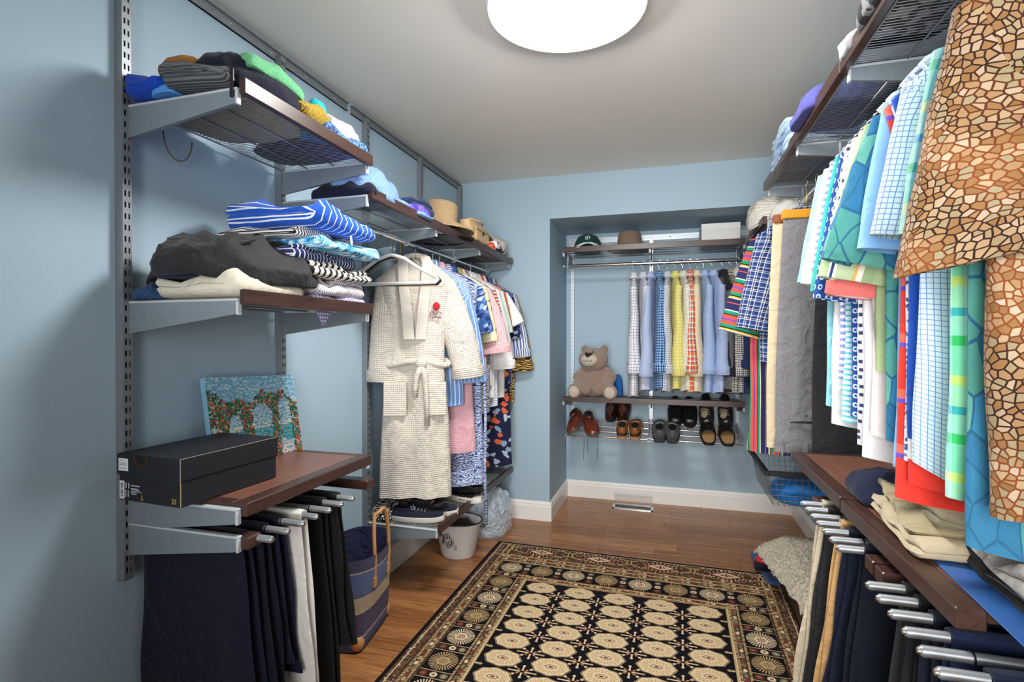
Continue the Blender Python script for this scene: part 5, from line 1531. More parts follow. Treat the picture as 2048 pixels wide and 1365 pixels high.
mb.ell(hp((0, 0, 0)), (.112, .092, .088), 22, 14)
for s in (-1, 1):
    mb.ell(hp((s*.078, .012, .082)), (.030, .018, .032), 12, 8)
    # arm
    for P, r in (((s*.088, -.015, .185), .042), ((s*.118, -.045, .150), .046), ((s*.105, -.085, .110), .046), ((s*.070, -.115, .085), .046), ((s*.045, -.125, .065), .040)):
        mb.ell(P, (r, r, r), 14, 10)
    for P, r in (((s*.08, -.03, .05), .050), ((s*.115, -.075, .048), .050), ((s*.130, -.115, .048), .048)):
        mb.ell(P, (r, r, r * .95), 14, 10)
    mb.ell((s*.132, -.135, .052), (.054, .034, .056), 16, 10)
b_ = mb.build('plush_body', M_FUR, bear, smooth=True)
md = b_.modifiers.new('r', 'REMESH'); md.mode = 'VOXEL'; md.voxel_size = .0055; md.use_smooth_shade = True
md = b_.modifiers.new('s', 'SMOOTH'); md.iterations = 6; md.factor = .6
mb = MB(); c_ = hp((-.002, -.078, -.020)); mb.ell(c_, (.064, .040, .048), 20, 14, M=HD.to_3x3().to_4x4()); mz = mb.build('muzzle', M_PAD, bear, smooth=True)
M_NOSE = fab('bear_nose', '#2E2422', .8, .2)
mb = MB(); rg = []
for yy, k in ((-.106, 1.0), (-.116, .96), (-.121, .7)):
    rg.append([hp((k * .031 * x, yy + .012 * abs(x) ** 2, .008 + k * .019 * z)) for x, z in ((0, -1.0), (.25, -.85), (.62, -.25), (.98, .35), (.95, .75), (.6, .98), (0, .92), (-.6, .98), (-.95, .75), (-.98, .35), (-.62, -.25), (-.25, -.85))])
mb.loft(rg, True, True); mb.build('nose', M_NOSE, bear, smooth=60)
mb = MB(); mb.tube([hp((x, -.1185 + .35 * abs(x) ** 1.2 * .5, -.030 - .012 * (1 - abs(1 - abs(x) / .016)) )) for x in (-.034, -.026, -.018, -.010, -.004, 0, .004, .010, .018, .026, .034)], .0014, 5); mb.build('mouth', M_NOSE, bear)
for s in (-1, 1):
    mb = MB(); mb.ell(hp((s * .027, -.091, .036)), (.0052, .004, .0058), 10, 8); mb.build('eye', simple('eye_black', '#0A0A0C', .1), bear, smooth=True)
    mb = MB(); mb.ell((s*.132, -.158, .050), (.040, .014, .042), 16, 10); mb.build('foot_pad', M_PAD, bear, smooth=True)
crumple('blue_pouch', 'bright blue pouch behind the teddy bear', 'bag', fab('bluepouch', '#1C5FA8'), (-.375, 4.10, ZB + .004), (.07, .10, .15), seed=91)

# ------------------------------------------------------------------ alcove shoes
def ay(y): return AY - y
br1 = simple('cognac_leather', '#6E2C16', .25, 0, .6); M_SG = simple('sole_grey', '#57534E', .6); M_SB = simple('sole_black', '#161618', .5); bk1 = simple('brown_black_leather', '#2C1A15', .3)
tl = radians(-18)
LC = simple('lace_black', '#20222A', .7); LW_ = simple('lace_beige', '#B8A890', .8)
G = 'shoes on the alcove rack'
def lacepts(x, y, z, l, dx=0.0): return [(x, y, z), (x + .004 + dx*.3, y - .012, z - l*.3), (x + dx*.7, y - .014, z - l*.7), (x + dx, y - .010, z - l)]
# toes point toward the viewer for brown pair (tilted sideways), heels for the two tone pair
shoe('dress_shoe', 'cognac brown dress shoe tipped on its side at the rack left end', (-.675, 4.00, .628), radians(-95), br1, M_SG, .28, .10, .024, .09, laces=LC, tilt=-.34, roll=radians(28), group=G, toe=.055, hang=[lacepts(-.735, 3.86, .60, .12), lacepts(-.60, 3.86, .57, .17)])
shoe('dress_shoe', 'cognac brown dress shoe, right one of the leftmost pair', (-.565, 3.99, .612), radians(-72), br1, M_SG, .28, .10, .024, .088, laces=LC, tilt=-.32, roll=radians(8), group=G, toe=.055, hang=[lacepts(-.575, 3.84, .57, .10, .01), lacepts(-.50, 3.85, .58, .17)])
for k, x in enumerate((-.425, -.335)):
    shoe('loafer', ('dark brown loafer leaning behind the two tone shoes, left one', 'dark brown loafer leaning behind the two tone shoes, right one')[k], (x, 4.165, .735), radians(88), bk1, M_SB, .27, .095, .022, .085, lining=simple('tan_lining', '#5A3222', .4), tilt=.62, group=G, toe=.05)
tt = simple('navy_leather', '#1D2230', .35); tan2 = simple('tan_trim', '#8A5228', .4)
for k, x in enumerate((-.325, -.235)):
    shoe('casual_shoe', ('two tone navy and tan laced shoe, left one, heel to the front', 'two tone navy and tan laced shoe, right one, heel to the front')[k], (x, 3.985, .610), radians(90), tan2, simple('sole_tan', '#A58468', .6), .28, .092, .026, .092, laces=LW_, tilt=.31, mid=tt, group=G,
         hang=[lacepts(x - .045, 3.88, .66, .16, -.02), lacepts(x + .045, 3.88, .66, .20, .01)])
gr = fab('sneaker_grey', F_marl('#3A403E', '#5A605E', 150), .7)
for k, x in enumerate((-.065, .022)):
    shoe('trainer', ('dark grey trainer, left one, heel to the front', 'dark grey trainer, right one, heel to the front')[k], (x, 3.985, .603), radians(90), gr, simple('sole_darkgrey', '#34363A', .6), .29, .10, .034, .098, laces=simple('lace_silver', '#9AA0A4', .6), tilt=.31, mid=simple('heel_grey', '#4C5250', .3), group=G, toe=.055)
for k, x in enumerate((.045, .145)):
    shoe('slip_on', ('black slip-on with pale band leaning behind the grey trainers, left one', 'black slip-on with pale band leaning behind the grey trainers, right one')[k], (x, 4.15, .715), radians(-90), M_BLKL, M_SB, .27, .10, .045, .085, tilt=-.60, group=G, toe=.075, mid=simple('pale_band', '#A89A84', .6))
sp = fab('sport_tan', F_floral('#17181A', ['#A89882', '#17181A', '#8E7E6A', '#222326'], 16, .45), .6)
for k, x in enumerate((.262, .392)):
    shoe('sport_shoe', ('black and tan sport shoe standing upright, left one', 'black and tan sport shoe standing upright, right one')[k], (x, 4.13, .735), radians(-90), sp, M_SB, .28, .095, .028, .085, laces=LW_, tilt=-.85, group=G, toe=.055, hang=[lacepts(x + .06, 4.02, .70, .20)] if k == 0 else None)
for k, x in enumerate((.262, .385)):
    shoe('slide_sandal', ('black buckle slide with brown footbed, left one', 'black buckle slide with brown footbed, right one')[k], (x, 3.965, .600), radians(90), M_BLKL, M_SB, .26, .098, .024, .080, lining=M_FOOT, tilt=.30, slide=1, group=G)

# floor vent with clear deflector
vt = thing('floor_vent', 'metal floor register with clear deflector before the alcove baseboard', 'vent', (-.265, 4.125, 0), radians(0))
mb = MB(); mb.bbox((-.15, -.060, 0), (-.135, .060, .005), .001); mb.bbox((.135, -.060, 0), (.15, .060, .005), .001); mb.bbox((-.15, -.060, 0), (.15, -.045, .005), .001); mb.bbox((-.15, .045, 0), (.15, .060, .005), .001); mb.build('frame', M_CHROME, vt)
MB().box((-.135, -.045, .0003), (.135, .045, .0010)).build('duct_shade', M_DARK, vt)  # dark sheet standing for the shade down the duct
for k in range(17):
    mb = MB(); x = -.128 + k * .016; mb.box((x - .0015, -.045, .001), (x + .0015, .045, .0045)); mb.build('louvre', M_STEEL, vt)
cl, cn = base_mat('clear_acrylic', .05, 0, .5); cn.b.inputs['Transmission Weight'].default_value = .95; cn.b.inputs['Alpha'].default_value = .25
mb = MB(); rg = [[(x, .055 - 0.0, .006), (x, .05, .055), (x, .03, .082), (x, -.01, .098), (x, -.01, .100), (x, .031, .084), (x, .052, .056), (x, .057, .006)] for x in (-.145, .145)]
mb.loft(rg, True, True); mb.build('deflector', cl, vt)

# ------------------------------------------------------------------ rug
rug = thing('area_rug', 'black and cream oriental rug with rows of round medallions on the oak floor', 'rug', (-.225, 3.165, .001), radians(-1.0))
RWd, RL = 1.62, 2.36
rc = {k: simple('rug_' + k, v, .95, 0, .1, .12, 260) for k, v in dict(black='#14141A', cream='#D8C3A0', tan='#B3966C', brown='#5E4434', rust='#7A3A30', olive='#6E6A50', grey='#7C7868', dark='#2A221E', gold='#C0A070').items()}
for m_ in rc.values():
    n_ = NT(m_); a_ = n_.noise(900, None, 1.0); n_.bump(a_.outputs[0], .5, .002)
mb = MB(); mb.mat(rc['black']); mb.bbox((-RWd/2, -RL, 0), (RWd/2, 0, .008), .002); mb.build('pile', None, rug)
pm_ = MB()
zt = [.0084]
def poly(pts, c, dz=0.0):
    pm_.mat(rc[c]); i = pm_.vs([(p[0], p[1], .0084 + dz) for p in pts]); pm_.face(range(i, i + len(pts)))
def rect(x0, y0, x1, y1, c, dz=0.0): poly([(x0, y0), (x1, y0), (x1, y1), (x0, y1)], c, dz)
def disc(x, y, rx, ry, c, dz=0.0, n=12, ph=0.0, lobes=0, la=.0): poly([(x + rx * (1 + la * cos(lobes * 2*pi*k/n)) * cos(2*pi*k/n + ph), y + ry * (1 + la * cos(lobes * 2*pi*k/n)) * sin(2*pi*k/n + ph)) for k in range(n)], c, dz)
EB = .020
X1, Y0, Y1 = RWd/2 - EB, -EB, -RL + EB
# ground of the borders
rect(-X1, Y1, X1, Y0, 'brown')
FX0, FX1, FY0, FY1 = -.495, .495, -.470, -RL + .30
random.seed(2)
cols_mix = ['tan', 'cream', 'rust', 'olive', 'dark', 'dark', 'grey', 'brown', 'dark', 'brown', 'black']
def flecks(x0, y0, x1, y1, s, dz=.0001, cc=cols_mix, dens=1.0):
    nx = int((x1 - x0) / s); ny = int((y1 - y0) / s)
    for i in range(nx):
        for j in range(ny):
            if random.random() > dens: continue
            c = random.choice(cc); cx = x0 + (i + .5) * s; cy = y0 + (j + .5) * s; q = s * .42
            if (i + j) % 2: rect(cx - q, cy - q*.45, cx + q, cy + q*.45, c, dz)
            else: poly([(cx - q, cy), (cx, cy - q), (cx + q, cy), (cx, cy + q)], c, dz)
def lineV(x, w, c, y0=Y1, y1=Y0, dz=.0002): rect(x - w/2, y0, x + w/2, y1, c, dz)
def lineH(y, w, c, x0=-X1, x1=X1, dz=.0002): rect(x0, y - w/2, x1, y + w/2, c, dz)
flecks(-X1 + .003, Y1, X1, Y0, .0125)
def guard(sx):
    # side borders: outer band, cell column, inner guard
    for x, w, c in ((.775, .005, 'cream'), (.742, .004, 'dark'), (.728, .010, 'gold'), (.697, .012, 'gold'), (.690, .004, 'dark'), (.545, .011, 'gold'), (.537, .004, 'dark'), (.508, .011, 'gold'), (.500, .004, 'cream')):
        lineV(sx * x, w, c)
    y = -.20
    k = 0
    while y > Y1:
        disc(sx * .7125, y, .009, .013, ('cream', 'olive', 'rust', 'tan')[k % 4], .0003, 8)
        disc(sx * .5265, y, .008, .012, ('rust', 'olive', 'cream', 'grey')[k % 4], .0003, 8)
        for x in (.728, .697, .545, .508): poly([(sx*x - .005, y), (sx*x + .005, y + .004), (sx*x + .005, y + .008), (sx*x - .005, y + .004)], 'dark', .0003)
        y -= .034; k += 1
    y = -.18
    while y > Y1:
        for x in (.728, .697, .545, .508): poly([(sx*x - .005, y), (sx*x + .005, y + .004), (sx*x + .005, y + .007), (sx*x - .005, y + .003)], 'dark', .00035)
        y -= .0105
for sx in (-1, 1): guard(sx)
def cell(cx, cy, alt):
    w = .066
    rect(cx - w, cy - w, cx + w, cy + w, 'black', .0005)
    for k in range(30):
        a = 2*pi*k/30; a2 = a + .10
        r0, r1 = .032, .060
        poly([(cx + r0*cos(a), cy + r0*sin(a)), (cx + r1*cos(a), cy + r1*sin(a)), (cx + r1*cos(a2), cy + r1*sin(a2)), (cx + r0*cos(a2 + .03), cy + r0*sin(a2 + .03))], 'tan' if alt else 'cream', .0006)
    disc(cx, cy, .031, .029, 'tan' if alt else 'cream', .0007, 12, 0, 6, .06)
    for k in range(8):
        a = 2*pi*k/8; poly([(cx, cy), (cx + .020*cos(a - .2), cy + .020*sin(a - .2)), (cx + .017*cos(a + .2), cy + .017*sin(a + .2))], 'olive' if alt else 'rust', .0008)
def sep(cx, cy, vert):
    # small panel with dots between cells
    a, b = (.066, .0225) if vert else (.0225, .066)
    rect(cx - a, cy - b, cx + a, cy + b, 'dark', .0005)
    for s in (-1, 1):
        if vert: rect(cx - a, cy + s*b - .002, cx + a, cy + s*b + .002, 'gold', .0006)
        else: rect(cx + s*b - .002, cy - a if False else cy - b, cx + s*b + .002, cy + b, 'gold', .0006)
    for k, c in zip((-1, 0, 1), ('rust', 'cream', 'grey')):
        x, y = (cx + k*.043, cy) if vert else (cx, cy + k*.043)
        disc(x, y, .016, .015, c, .0007, 9); disc(x, y, .007, .007, 'olive' if c != 'grey' else 'tan', .0008, 6)
top = -.345; n_c = 8
for k in range(n_c):
    x = -.615 + k * 1.23 / 7; cell(x, top, k % 2)
    if k < n_c - 1: sep(x + 1.23 / 14, top, False)
y = top; k = 1
while y - .180 > Y1 + .05:
    y -= .180
    for s in (-1, 1): cell(s * .615, y, k % 2); sep(s * .615, y + .09, True)
    k += 1
for yy, w, c in ((-.185, .010, 'gold'), (-.222, .011, 'gold'), (-.265, .010, 'gold'), (-.425, .010, 'gold'), (-.458, .010, 'gold'), (-.025, .004, 'cream'), (-.038, .003, 'dark')):
    lineH(yy, w, c, -X1 + .01 if yy > -.2 else -.69, X1 - .01 if yy > -.2 else .69, .0003)
for yy in (-.204, -.243, -.441):
    x = -.68; k = 0
    while x < .69:
        disc(x, yy, .011, .008, ('cream', 'rust', 'olive', 'tan')[k % 4], .00035, 8); x += .028; k += 1
# diamond band at the far end
for k in range(4):
    cx = -.505 + k * .3433; cy = -.095
    for q, c in ((1.0, 'dark'), (.88, 'rust'), (.62, 'cream'), (.30, 'dark'), (.22, 'cream')): poly([(cx - .12*q, cy), (cx, cy - .058*q), (cx + .12*q, cy), (cx, cy + .058*q)], c, .0004 + .0001 * (1 - q))
    for i in range(-4, 5):
        for s in (-1, 1):
            x = cx + i * .021; yv = .058 * (1 - abs(i * .021) / .12) 
            rect(x - .003, cy + s*yv - .007, x + .003, cy + s*yv + .007, 'cream', .0008)
    rect(cx - .004, cy - .026, cx + .004, cy + .026, 'rust', .0009); rect(cx - .04, cy - .003, cx + .04, cy + .003, 'rust', .0009)
for k in range(5):
    cx = -.677 + k * .3433; cy = -.085
    rect(cx - .014, cy - .026, cx + .014, cy + .026, 'gold', .0006); rect(cx - .006, cy - .018, cx + .006, cy + .018, 'black', .0007)
    for sx in (-1, 1):
        for sy in (-1, 1):
            poly([(cx + sx*.012, cy + sy*.016), (cx + sx*.055, cy + sy*.040), (cx + sx*.055, cy + sy*.048), (cx + sx*.010, cy + sy*.026)], 'gold', .0006)
            for j in range(3): rect(cx + sx*(.06 + .018*j) - .003, cy + sy*.046 - .006, cx + sx*(.06 + .018*j) + .003, cy + sy*.046 + .006, 'cream', .0006)
# field
rect(-.497, FY1, .497, FY0, 'gold', .0009); rect(-.491, FY1 + .005, .491, FY0 - .005, 'black', .0010)
def oct_(cx, cy):
    rx, ry = .077, .056
    def sh(k, c, dz, lob=.05): disc(cx, cy, rx*k, ry*k, c, dz, 32, 0, 8, lob)
    sh(1.0, 'tan', .0012); sh(.955, 'black', .0013); sh(.92, 'cream', .0014)
    for k in range(8):
        a = 2*pi*k/8 + pi/8
        disc(cx + rx*.62*cos(a), cy + ry*.62*sin(a), .011, .009, 'gold', .0015, 7); disc(cx + rx*.62*cos(a), cy + ry*.62*sin(a), .006, .005, 'cream', .0016, 6)
        a = 2*pi*k/8
        poly([(cx + rx*.40*cos(a - .08), cy + ry*.40*sin(a - .08)), (cx + rx*.84*cos(a - .04), cy + ry*.84*sin(a - .04)), (cx + rx*.84*cos(a + .04), cy + ry*.84*sin(a + .04)), (cx + rx*.40*cos(a + .08), cy + ry*.40*sin(a + .08))], 'gold', .0015)
    for q, c in ((1.0, 'brown'), (.80, 'cream'), (.42, 'rust')):
        poly([(cx - .026*q, cy), (cx - .010*q, cy + .013*q), (cx + .010*q, cy + .013*q), (cx + .026*q, cy), (cx + .010*q, cy - .013*q), (cx - .010*q, cy - .013*q)], c, .0017 + .0001*(1-q))
def star(cx, cy):
    for k in range(8):
        a = 2*pi*k/8 + pi/8 * 0; L_ = .042 if k % 2 == 0 else .036; sx_ = 1.25; sy_ = .85
        c, s = cos(a), sin(a)
        c1 = 'cream' if k % 2 == 0 else 'rust'
        poly([(cx + .004*s, cy - .004*c), (cx + sx_*L_*c + .003*s, cy + sy_*L_*s - .003*c), (cx + sx_*L_*c - .003*s, cy + sy_*L_*s + .003*c), (cx - .004*s, cy + .004*c)], c1, .0012)
        disc(cx + sx_*L_*c, cy + sy_*L_*s, .007, .006, 'cream' if k % 4 else 'tan', .0013, 6)
        if k % 2: disc(cx + sx_*L_*.55*c, cy + sy_*L_*.55*s, .005, .004, 'tan', .0014, 6)
r_ = 0; y = FY0 - .062
while y > FY1 + .05:
    for k in range(5):
        oct_(-.395 + .1975 * k, y)
        if k < 4 : star(-.395 + .1975 * (k + .5), y - .062)
    for s in (-1, 1):
        disc(s * .484, y - .062, .006, .006, 'cream', .0012, 6); disc(s * .470, y - .062, .011, .008, 'tan', .0012, 8)
    y -= .1245
stuff(pm_.build('woven_pattern', None, rug))

# ------------------------------------------------------------------ right rod
qx, qz = RODR
GR = 'shirts on the right rod'
aqua = fab('aqua', '#8FD2E0'); poloW = fab('polowhite', '#ECEDEF')
teal_ = fab('tealp', '#35AFA6')
RL_ = [
 ('polo_shirt', 'aqua polo shirt, farthest of the shirts on the right rod', 1.655, aqua, dict(short='aqua polo', sl=.30, L=.78)),
 ('polo_shirt', 'white polo shirt next to the aqua polo on the right rod', 1.6, poloW, dict(short='far white polo', sl=.31, L=.82)),
 ('striped_polo', 'lavender polo with purple horizontal stripes on the right rod', 1.545, fab('purpstr', F_bands([(.5, '#8A90D0'), (.5, '#EDEBF4')], .018, 'V')), dict(short='lavender striped polo', sl=.28, L=.70)),
 ('teal_polo', 'aqua and teal striped polo on the right rod', 1.5, fab('tealstr', F_bands([(.4, '#62C8DA'), (.6, '#DCEFF4')], .014, 'V')), dict(short='teal striped polo', sl=.34, L=.80, mat_s=teal_)),
 ('dotted_shirt', 'navy shirt printed with small pale rings on the right rod', 1.455, fab('ringnavy', F_dots('#1D4A96', '#C4D8F0', 42, .28, '#1D4A96')), dict(short='navy ring print shirt', sl=.36, L=.78)),
 ('dotted_polo', 'white polo with small navy squares on the right rod', 1.415, fab('sqdots', F_dots('#ECEDF2', '#3A4266', 46, .20, None, .35, 'SQ')), dict(short='white navy squares polo', sl=.27, L=.84)),
 ('white_polo', 'plain white long polo in the middle of the right rod', 1.375, fab('poloW2', '#EDEEF2'), dict(short='middle white polo', sl=.32, L=.86)),
 ('coral_shirt', 'pale shirt with coral sleeve trim on the right rod', 1.335, fab('palepink', '#EADCDD'), dict(short='coral trimmed shirt', sl=.36, L=.80, mat_c=fab('coral', '#D8706A'), cuff=True)),
 ('sky_shirt', 'sky blue shirt on the right rod', 1.205, fab('skyshirt', '#8DC0EE'), dict(short='sky blue shirt', sl=.28, L=.84)),
 ('green_striped_shirt', 'sage green shirt with navy and cream stripes on the right rod', 1.29, fab('greenstr', F_bands([(.34, '#A8BE92'), (.05, '#F0EEE0'), (.06, '#2E3E7A'), (.05, '#F0EEE0'), (.25, '#B8CBA4'), (.04, '#E2B26A'), (.07, '#EFEAD8'), (.14, '#9CB488')], .10)), dict(short='sage striped shirt', sl=.33, sw=.22, flare=.26, L=.66)),
 ('red_shirt', 'red striped shirt with long tail showing over the trousers', 1.175, fab('redstripe', F_bands([(.75, '#E83C30'), (.08, '#6A4CC0'), (.17, '#F06A5A')], .11, 'V')), dict(short='red striped shirt', sleeve=None, L=.895, Wb=.40)),
 ('leaf_shirt', 'blue shirt with large green leaf print on the right rod', 1.245, fab('leafprint', F_leaf, .8), dict(short='leaf print shirt', sl=.30, sw=.23, flare=.30, L=.80, swt=.24)),
 ('check_shirt', 'pale blue shirt with fine blue check on the right rod', 1.1, fab('palecheck', F_check('#CFE4F2', '#6E92CC', .0098, .15)), dict(short='pale blue check shirt', sl=.27, flare=.18, L=.86, tail=.07, Wb=.40)),
 ('royal_shirt', 'royal blue shirt with white band above the hem', 1.14, fab('royalband', lambda n: n.mix(n.ma('LESS_THAN', n.V, -.895), n.mix(n.ma('LESS_THAN', n.V, -.855), '#1F4FB0', '#ECECEE'), '#E03A30')), dict(short='royal blue shirt', sleeve=None, L=.86)),
 ('green_check_shirt', 'aqua green and yellow checked shirt on the right rod', 0.995, fab('aquacheck', F_plaid([(.30, '#8FD6C4'), (.10, '#2FAF5E'), (.2, '#A9DEDA'), (.08, '#3A8FD0'), (.22, '#B6E2CE'), (.10, '#E4E27A')], .16)), dict(short='aqua green check shirt', sl=.29, sw=.20, flare=.18, L=.84)),
 ('print_shirt', 'white shirt with tiny blue print between the red and royal ones', 1.158, fab('tinyblue', F_floral('#DDE2EE', ['#3E5088', '#DDE2EE', '#6A7CB0'], 110, .36)), dict(short='tiny blue print shirt', sleeve=None, L=.82, Wb=.385)),
 ('leaf_tail_shirt', 'teal leaf print shirt whose long tail hangs below the mosaic shirt', .945, fab('leafprint2', F_leaf, .8), dict(short='long tailed leaf print shirt', sleeve=None, L=.90, Wb=.37)),
 ('mosaic_shirt', 'brown shirt with cream mosaic pebble print, nearest the camera', 0.895, fab('mosaic', F_mosaic, .8), dict(short='mosaic print shirt', sl=.385, sw=.19, flare=.19, hemt=.07, L=.82, W=.47, Wb=.37, T=.034, st=.040, swt=.22, placket=False, fold=.014, drop=.075, tail=-.01)),
]
for i, (n_, lab, y, m, k) in enumerate(RL_):
    k.setdefault('T', .018); k.setdefault('st', .024); k.setdefault('fold', .008); k.setdefault('W', .44); k.setdefault('sleeve', 'short'); k.setdefault('sw', .17); k.setdefault('flare', .18); k.setdefault('Wb', .39); k.setdefault('chest', .86); k.setdefault('drop', .085); k.setdefault('shl', .125)
    hung(n_, lab, y, radians(180 + (-6 + (i * 37 % 9)) * .5), m, 'plastic' if i > 8 else 'wire', M_CLEARP if i > 8 else M_CHROME, pos=(qx, y, qz), group=GR, seed=100 + i, **k)

# trousers on clamp hangers and robes at the far part of the right rod
def hanging_trousers(label, loc, rz, mat, seed, W0=.24, W1=.30, L=.98, bar=True, detail=True, group=None, T=.018, cat='trousers'):
    t = thing('hanging_trousers', label, cat, loc, rz, group)
    rings = []; n = 44; m_ = 26
    for j in range(m_ + 1):
        f = j / m_; z = -.155 - L * f
        wd = (W0 + (W1 - W0) * min(1, f * 1.5) ** .8) / 2
        ring = []
        for k in range(n):
            a = 2*pi*k/n - pi/2; c_, s_ = cos(a), sin(a)
            x = wd * (abs(c_) ** .65) * (1 if c_ > 0 else -1); y = T * (.6 + .6 * f) * (abs(s_) ** .9) * (1 if s_ > 0 else -1)
            x_ = x - wd * .05
            groove = .016 * math.exp(-((x_ - .02) / .012) ** 2) * (1 if s_ < 0 else -1) * min(1, f * 3)
            crease = -.010 * math.exp(-((x_ + wd * .5) / .02) ** 2) * (1 if s_ < 0 else 0)
            y += groove + crease * min(1, f * 2) + .010 * f * (sin(24 * x + seed) * .6 + nz(x * 12, z * 3, seed))
            ring.append((x, y, z))
        rings.append(ring)
    mb = MB(); mb.loft(rings, True, True); mb.build('legs', mat, t, smooth=70)
    if detail:
        wb = []
        for dz, k_ in ((.0, 1.01), (0, 1.03), (-.045, 1.035), (-.045, 1.0)):
            wb.append([(p[0] * k_, p[1] * (1.12 if k_ > 1.02 else 1.02), p[2] + .045 + dz) for p in rings[-1]])
        mb = MB(); mb.loft(wb, False, False); mb.build('waistband', mat, t, smooth=60)
        zb = -.155 - L
        for x in (-.135, -.045, .045, .13):
            yy = min(p[1] for p in rings[-1] if abs(p[0] - x) < .03) if any(abs(p[0] - x) < .03 for p in rings[-1]) else -.03
            mb = MB(); mb.bbox((x - .006, yy - .009, zb - .004), (x + .006, yy - .003, zb + .052), .0015); mb.build('belt_loop', mat, t)
        mb = MB(); yy = -T * 1.2 - .006
        pts = [(-.125 + .16 * q / 10, yy - .004, zb + .125 + .008 * sin(pi * q / 10)) for q in range(11)]
        mb.loft([[(p[0], p[1], p[2] + .006 * s1), (p[0], p[1] - .005, p[2] + .006 * s1 * .8), (p[0], p[1] - .005, p[2] - .006), (p[0], p[1], p[2] - .007)] for p in pts for s1 in (1,)], True, True)
        pk = mb.build('pocket_welt', mat, t)
        mb = MB(); mb.loft([[(p[0], p[1] - .0052, p[2] + .002), (p[0], p[1] - .0060, p[2] + .002 - .011 * sin(pi * (q + 1) / 10))] for q, p in enumerate(pts[1:-1])], False, False, closed=False); mb.build('pocket_slit_shade', M_DARK, pk)  # dark strip painted in for the shade of the pocket opening
        mb = MB(); mb.ell((-.045, yy - .006, zb + .155), (.004, .003, .004), 8, 6); mb.build('pocket_button', M_DARK, t)
    return t
def clamp_hanger(label, loc, rz, m, w_, group):
    t = thing('clamp_hanger', label, 'hanger', loc, rz, group)
    mb = MB(); mb.tube(hook_pts(drop=.125), .0018, 6); mb.build('hook', M_GOLDW, t, smooth=True)
    for s in (-1, 1):
        mb = MB(); mb.bbox((-w_/2, s * .012 - .005, -.162), (w_/2, s * .012 + .005, -.125), .003); mb.build('clamp_bar', m, t)
    return t
M_ORW = simple('orange_wood', '#D8952A', .3); M_BRW = simple('brown_wood', '#8A4A24', .35)
GT = 'trousers on the right rod'; GH = 'clamp hangers on the right rod'
greyw = fab('greywool', F_marl('#6E6E72', '#7E7E82', 320)); 
for i, (y, dx, lab, m, hm, hn) in enumerate([
  (2.44, -.015, 'grey wool trousers hanging by their cuffs on the right rod', greyw, M_ORW, 'orange wooden clamp hanger holding the grey wool trousers'),
  (2.515, -.035, 'beige trousers hanging just behind the grey wool ones', fab('beigetr', '#C8BA9C'), M_BRW, 'brown wooden clamp hanger holding the beige trousers'),
  (2.33, .10, 'charcoal trousers hanging right of the grey wool ones', charcoal, M_BRW, 'brown wooden clamp hanger holding the charcoal trousers'),
  (2.59, .02, 'black trousers hanging behind the beige ones', black, M_BRW, 'brown wooden clamp hanger holding the black trousers')]):
    hanging_trousers(lab, (qx + dx - .02, y, qz), radians(4 if i == 0 else 0), m, i + 2, .25 if i == 0 else .26, .31, .975, detail=(i == 0), group=GT)
    clamp_hanger(hn, (qx + dx - .02, y, qz), radians(4 if i == 0 else 0), hm, .262, GH)
for i in range(6):
    y = 1.76 + .085 * i
    clamp_hanger('empty clamp hanger on the right rod, ' + ('first', 'second', 'third', 'fourth', 'fifth', 'sixth')[i] + ' beyond the aqua polo', (qx + .03, y, qz), radians(180 + (i * 53 % 20) - 10), M_BRW if i % 2 else M_DARK, .26, 'empty clamp hangers')
multi = [(.10, '#E8503A'), (.03, '#1A1A1E'), (.10, '#1C8A6A'), (.03, '#F0E6D0'), (.20, '#232A56'), (.03, '#D04A4A'), (.12, '#232A56'), (.03, '#F2EDE0'), (.04, '#E0A83A'), (.04, '#1A1A1E'), (.10, '#1C8A6A'), (.10, '#E8503A'), (.08, '#7A4A9A')]
hung('striped_robe', 'long robe with red, green and navy stripes on the right rod', 2.83, radians(180 + 4), fab('multiU', F_bands(multi, .10)), 'wire', M_CHROME, short='multicolour striped robe', pos=(qx - .02, 2.825, qz), group='robes at the far end', cat='robe', sleeve='short', sl=.46, sw=.20, flare=.36, L=1.14, W=.44, T=.024, st=.04,
     mat_s=fab('multiV', F_bands(multi, .16, 'V')), drop=.085, seed=131, Wb=.46)
hung('plaid_shirt', 'navy and white plaid short sleeved shirt beside the striped robe', 2.70, radians(180 + 6), fab('navyplaid', F_plaid([(.30, '#22386E'), (.08, '#D8DEEA'), (.10, '#1C2A56'), (.06, '#D8DEEA'), (.26, '#1C2850'), (.06, '#DDE4F4'), (.14, '#35508C')], .045)), 'wire', M_CHROME, short='navy plaid shirt', pos=(qx - .01, 2.70, qz), group=GR,
     sleeve='short', sl=.44, sw=.17, flare=.20, L=.70, W=.44, T=.024, st=.04, drop=.085, seed=132)
# drawstring ties of the robe
crumple('blue_laundry', 'bright blue cloth lying in the lower wire drawer', 'clothes', fab('bluelaundry', '#1E78C8'), (.66, 3.02, .640 - .168), (.28, .30, .10), seed=140)
crumple('white_laundry', 'white lace cloth in the upper wire drawer', 'clothes', fab('whitelace', F_dots('#D8D8DA', '#8E9298', 90, .3)), (.66, 3.10, .985 - .168), (.26, .34, .12), seed=141)

